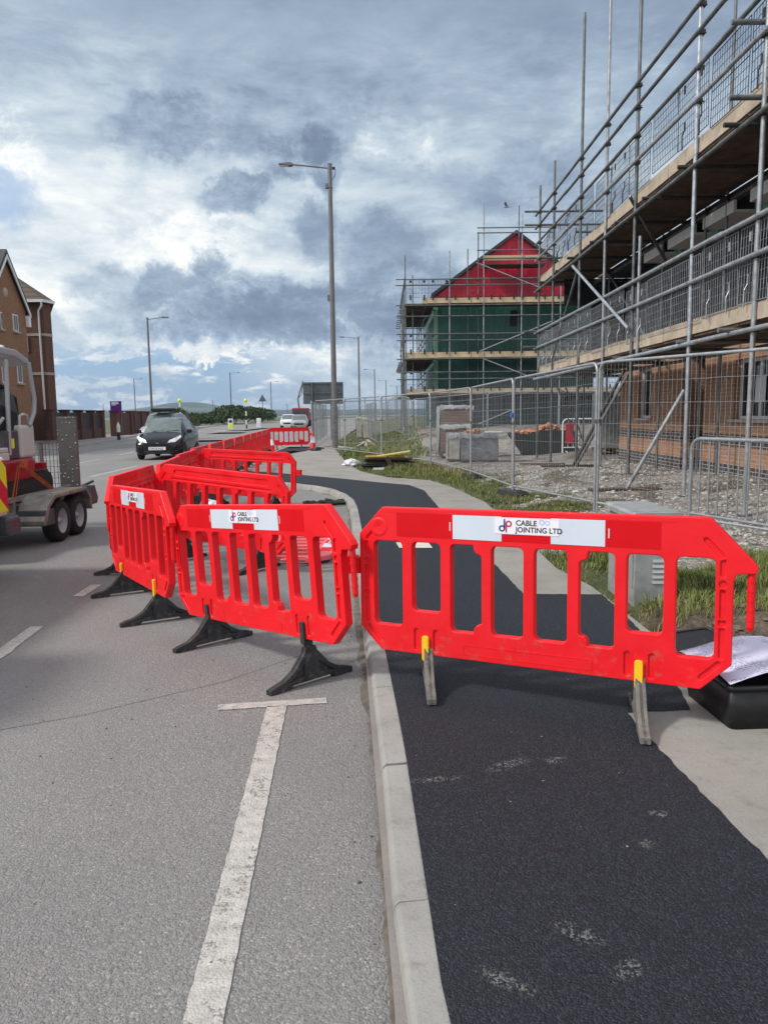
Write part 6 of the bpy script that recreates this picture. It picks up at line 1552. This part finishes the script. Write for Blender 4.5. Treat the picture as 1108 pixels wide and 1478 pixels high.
def trailer():
    root = thing('plant_trailer', 'grey twin-axle plant trailer with upright loading ramp carrying the mini digger', 'trailer', (-5.0, 9.6, 0))
    def P(mb, n, mt, bevel=0, par=None): return mb.obj(n, mt, par or root, bevel, (5.0, -9.6, 0))
    x0, x1 = -5.85, -4.40
    m = MB(); m.box((x0, 8.0, .42), (x1, 10.72, .5)); P(m, 'bed', 'trailer_steel')
    m = MB(); m.box((x1, 8.0, .36), (x1+.05, 10.72, .44)); m.box((x1, 8.0, .56), (x1+.05, 10.72, .62)); m.box((x0-.05, 8.0, .36), (x0, 10.72, .44)); m.box((x0-.05, 8.0, .56), (x0, 10.72, .62))
    for y in (8.0, 8.5, 9.0, 9.5, 10.1, 10.66): m.box((x1+.005, y, .42), (x1+.045, y+.05, .57))
    m.box((x0, 7.95, .36), (x1, 8.0, .62)); P(m, 'side_rail', 'trailer_steel')
    m = MB(); m.tube((-5.1, 8.0, .45), (-5.0, 6.9, .45), .05, 8); m.tube((-4.7, 8.0, .45), (-5.0, 6.9, .45), .05, 8); m.tube((-5.45, 8.0, .45), (-5.0, 6.9, .45), .05, 8); P(m, 'drawbar', 'trailer_steel')
    for s, xa, xb in ((1, x1+.05, -4.0), (-1, -6.25, x0-.05)):
        m = MB(); m.prism([(9.0, .28), (9.06, .30), (9.18, .48), (9.36, .575), (10.32, .575), (10.44, .45), (10.46, .32), (10.51, .30), (10.51, .47), (10.36, .62), (9.32, .62), (9.12, .52), (8.98, .34)], (xa, xb), lambda a, b, t: (t, a, b)); g = P(m, 'mudguard', 'trailer_steel', .01)
        m = MB(); m.box((xa if s > 0 else xb-.005, 9.02, .46), (xb+.004 if s > 0 else xa, 9.3, .56)) if False else None
        m = MB(); m.box((xb-.16 if s > 0 else xa+.02, 9.45, .621), (xb-.01 if s > 0 else xa+.16, 10.3, .625)); m.obj('hazard_stripe', 'hazard_tape', g)
        m = MB(); m.box((xa+.02, 9.02, .27), (xb-.004, 9.30, .46)); m.obj('guard_flap', 'dark_grey_paint', g, .01)
    for y in (9.62, 10.17):
        for s, x in ((1, -4.13), (-1, -6.10)):
            m = MB(); r, w = .262, .17; m.lathe([(r*.60, -w/2), (r*.92, -w/2), (r, -w/2+.03), (r, w/2-.03), (r*.92, w/2), (r*.60, w/2)], n=28, axis='X'); o = m.obj('wheel', 'tyre', root); o.location = (x+5, y-9.6, r)
            h = MB(); h.lathe([(0, s*.02), (r*.2, s*.03), (r*.22, s*-.01), (r*.5, s*-.015), (r*.58, s*.07), (r*.63, s*.075)], n=28, axis='X'); h.lathe([(.0, s*.06), (.03, s*.06), (.045, s*.02)], n=12, axis='X'); h.obj('rim', 'silver_paint', o)
    m = MB(); m.prism([(10.52, .36), (10.70, .36), (10.74, .44), (10.68, .54), (10.64, .62), (10.54, .62)], (-4.15, -4.0), lambda a, b, t: (t, a, b)); P(m, 'rear_light', 'dark_grey_paint', .01)
    m = MB(); m.tube((-4.2, 10.68, .60), (-4.04, 10.7, .67), .02, 6); P(m, 'latch_handle', 'dark_grey_paint')
    # upright chequer ramp
    m = MB(); m.box((-4.53, 10.76, .5), (-4.26, 10.81, 1.56)); rp = P(m, 'ramp', 'ramp_plate', .006); rp.rotation_euler = (0, 0, 0)
    m = MB(); m.box((-5.85, 10.76, .5), (-5.57, 10.81, 1.56)); P(m, 'ramp', 'ramp_plate', .006)
    m = MB(); m.box((-5.56, 10.77, 1.19), (-4.54, 10.81, 1.23)); m.box((-4.80, 10.77, .5), (-4.76, 10.81, 1.2))
    for k in range(20): m.tube((-5.55+.052*k, 10.79, .5), (-5.55+.052*k, 10.79, 1.2), .005, 4, cap=False)
    for k in range(8): m.tube((-5.56, 10.79, .55+.08*k), (-4.54, 10.79, .55+.08*k), .005, 4, cap=False)
    P(m, 'mesh_gate', 'galv_dark')
trailer()
def digger():
    root = thing('mini_digger', 'red and white mini digger with grey canopy strapped on the trailer', 'digger', (-5.0, 9.3, .5))
    def P(mb, n, mt, bevel=0, par=None): return mb.obj(n, mt, par or root, bevel, (5.0, -9.3, -.5))
    for x in (-5.62, -4.80):
        m = MB(); pr = []
        for i in range(9): a = R_(90+180*i/8); pr.append((8.75+.16*math.cos(a), .68+.16*math.sin(a)))
        for i in range(9): a = R_(-90+180*i/8); pr.append((10.35+.16*math.cos(a), .68+.16*math.sin(a)))
        m.prism(pr, (x, x+.28), lambda a, b, t: (t, a, b))
        for k in range(22): y = 8.75+1.6*k/21; m.box((x-.005, y-.02, .84), (x+.285, y+.02, .862))
        P(m, 'track', 'rubber_track')
    m = MB(); m.box((-5.32, 8.95, .68), (-4.82, 10.2, .9)); P(m, 'undercarriage', 'dark_grey_paint')
    m = MB(); m.prism([(-5.55, 8.85), (-4.5, 8.85), (-4.50, 9.9), (-4.62, 10.22), (-5.4, 10.32), (-5.6, 10.0)], (.78, 1.04), lambda a, b, t: (a, b, t)); P(m, 'red_skirt', 'dark_red_paint', .03)
    m = MB(); m.prism([(-4.86, 9.72), (-4.55, 9.75), (-4.57, 10.17), (-4.88, 10.2)], (1.04, 1.46), lambda a, b, t: (a, b, t)); P(m, 'engine_cover', 'cream_paint', .04)
    m = MB(); m.prism([(-4.86, 9.30), (-4.57, 9.32), (-4.57, 9.71), (-4.86, 9.68)], (1.04, 1.40), lambda a, b, t: (a, b, t)); P(m, 'side_cover', 'dark_grey_paint', .02)
    m = MB(); m.box((-4.569, 9.47, 1.18), (-4.564, 9.57, 1.30)); P(m, 'warning_sticker', 'hi_yellow')
    m = MB(); m.box((-5.5, 8.85, 1.04), (-4.5, 9.3, 1.14)); m.box((-4.56, 8.9, 1.14), (-4.5, 9.28, 1.2)); P(m, 'floor_plate', 'cream_paint', .015)
    m = MB(); m.path([(-4.62, 9.85, 1.44), (-4.62, 9.87, 1.58), (-4.62, 9.98, 1.60), (-4.62, 10.08, 1.58), (-4.62, 10.1, 1.44)], .018, 8); m.path([(-4.78, 9.85, 1.44), (-4.78, 9.87, 1.56), (-4.78, 10.08, 1.56), (-4.78, 10.1, 1.44)], .018, 8); P(m, 'grab_rail', 'cream_paint')
    for x in (-4.78, -5.3): m = MB(); m.tube((x, 9.15, 1.14), (x+.04, 9.1, 1.62), .014, 6); m.lathe([(0, 1.7), (.03, 1.67), (.025, 1.6), (0, 1.58)], (x+.04, 9.1, 0), 10); P(m, 'control_lever', 'tyre')
    m = MB(); m.prism([(9.3, 1.3), (9.75, 1.3), (9.9, 1.62), (9.5, 1.72), (9.3, 1.5)], (-4.84, -4.64), lambda a, b, t: (t, a, b)); P(m, 'side_console', 'tyre', .03)
    m = MB(); m.prism([(9.55, 1.4), (9.85, 1.45), (9.95, 2.0), (9.8, 2.05)], (-5.35, -4.85), lambda a, b, t: (t, a, b)); P(m, 'seat_back', 'tyre', .03)
    m = MB(); m.prism([(9.2, 1.14), (9.6, 1.14), (9.72, 1.7), (9.6, 1.72), (9.5, 1.3), (9.2, 1.28)], (-5.3, -4.85), lambda a, b, t: (t, a, b)); P(m, 'seat', 'tyre', .03)
    for x in (-4.58, -5.45): m = MB(); m.path([(x, 9.46, 1.1), (x, 9.54, 2.26)], .028, 8); P(m, 'canopy_post', 'silver_paint')
    for x in (-4.56, -5.45): m = MB(); m.path([(x, 10.0, 1.45), (x, 10.16, 1.62), (x, 10.2, 1.8), (x, 10.13, 2.1), (x, 10.1, 2.26)], .03, 8); P(m, 'canopy_post', 'silver_paint')
    m = MB(); m.path([(-4.58, 9.36, 1.55), (-4.58, 9.0, 1.35)], .022, 8); P(m, 'post_brace', 'silver_paint')
    m = MB(); m.prism([(8.7, 2.36), (8.75, 2.42), (9.85, 2.40), (10.14, 2.31), (10.2, 2.24), (10.18, 2.21), (9.8, 2.31), (8.75, 2.34)], (-5.65, -4.58), lambda a, b, t: (t, a, b)); P(m, 'canopy_roof', 'silver_paint', .02)
    m = MB(); m.lathe([(0, 2.47), (.035, 2.46), (.04, 2.40), (.05, 2.37)], (-4.8, 9.9, 0), 12); P(m, 'beacon', 'lamp_glass')
    m = MB(); m.prism([(8.7, 1.2), (8.85, 1.2), (9.0, 1.5), (9.3, 1.75), (9.1, 1.9), (8.8, 1.7)], (-5.1, -4.9), lambda a, b, t: (t, a, b)); P(m, 'boom', 'dark_grey_paint', .02)
    m = MB(); m.prism([(9.7, 1.25), (9.95, 1.25), (10.02, 1.55), (9.9, 1.88), (9.7, 1.92), (9.58, 1.7)], (-4.86, -4.68), lambda a, b, t: (t, a, b)); P(m, 'arm_cover', 'dark_grey_paint', .04)
    m = MB(); m.path([(-4.77, 9.9, 1.3), (-4.75, 10.1, 1.5), (-4.75, 10.05, 1.8), (-4.8, 9.8, 1.95)], .03, 8); m.path([(-4.9, 9.7, 1.3), (-4.95, 9.95, 1.6), (-4.95, 9.9, 1.85)], .025, 8); P(m, 'hydraulic_hose', 'tyre')
    m = MB(); m.prism([(7.9, .95), (8.05, .62), (8.4, .55), (8.6, .8), (8.45, 1.05)], (-5.3, -4.8), lambda a, b, t: (t, a, b)); P(m, 'bucket', 'trailer_steel', .02)
    m = MB(); m.prism([(10.45, .55), (10.52, .55), (10.52, .95), (10.42, .95)], (-5.6, -4.6), lambda a, b, t: (t, a, b)); m.box((-5.1, 10.2, .66), (-5.0, 10.45, .76)); P(m, 'dozer_blade', 'dark_red_paint', .01)
    s = MB(); 
    for a, b in (((-4.47, 9.45, .98), (-4.36, 9.05, .6)), ((-4.49, 9.5, 1.0), (-4.36, 10.1, .62)), ((-4.47, 9.4, .97), (-4.37, 9.0, .6))):
        a, b = Vector(a), Vector(b); dd = (b-a).normalized().orthogonal().normalized()*.025; s.add([a-dd, a+dd, b+dd, b-dd, ], [(0, 1, 2, 3)])
    s.obox((-4.42, 9.47, .99), .05, .10, .08)
    o = s.obj('ratchet_strap', 'orange_strap'); sm = o.modifiers.new('t', 'SOLIDIFY'); sm.thickness = .005; tag(o, 'orange ratchet strap pulled tight between digger and trailer rail', 'strap')
digger()
def pickup():
    root = thing('pickup_truck', 'works pickup with red and yellow chevron panel at the left edge, towing the trailer', 'pickup', (-4.68, 5.2, 0))
    def P(mb, n, mt, bevel=0): return mb.obj(n, mt, root, bevel, (4.75, -5.2, 0))
    m = MB(); m.box((-5.75, 4.6, .62), (-3.72, 7.42, 1.18)); P(m, 'load_bed', 'white_paint', .02)
    m = MB(); m.box((-3.718, 4.7, .66), (-3.70, 7.40, 1.15)); m.box((-5.7, 7.422, .66), (-3.74, 7.44, 1.15)); P(m, 'chevron_panel', 'chevron')
    m = MB(); m.box((-5.8, 7.3, .42), (-3.66, 7.56, .60)); P(m, 'bumper', 'dark_grey_paint', .03)
    m = MB(); m.prism([(1.9, .6), (4.55, .6), (4.55, 1.2), (4.3, 1.85), (3.2, 1.88), (2.9, 1.2), (1.95, 1.05)], (-5.65, -3.85), lambda a, b, t: (t, a, b)); P(m, 'cab', 'white_paint', .06)
    m = MB(); m.prism([(3.05, 1.25), (4.35, 1.25), (4.2, 1.75), (3.3, 1.75)], (-3.848, -3.84), lambda a, b, t: (t, a, b)); m.prism([(3.05, 1.25), (4.35, 1.25), (4.2, 1.75), (3.3, 1.75)], (-5.652, -5.66), lambda a, b, t: (t, a, b)); P(m, 'side_window', 'glass_dark')
    for s in (-1, 1):
        for y in (-2.4, 1.4): wheel(root, s*.85, y, .36, .22)
    m = MB(); m.box((-4.8, 7.4, .38), (-4.7, 7.9, .46)); m.lathe([(0, .5), (.04, .48), (.04, .42)], (-4.75, 7.85, 0), 10); P(m, 'tow_hitch', 'dark_grey_paint')
pickup()
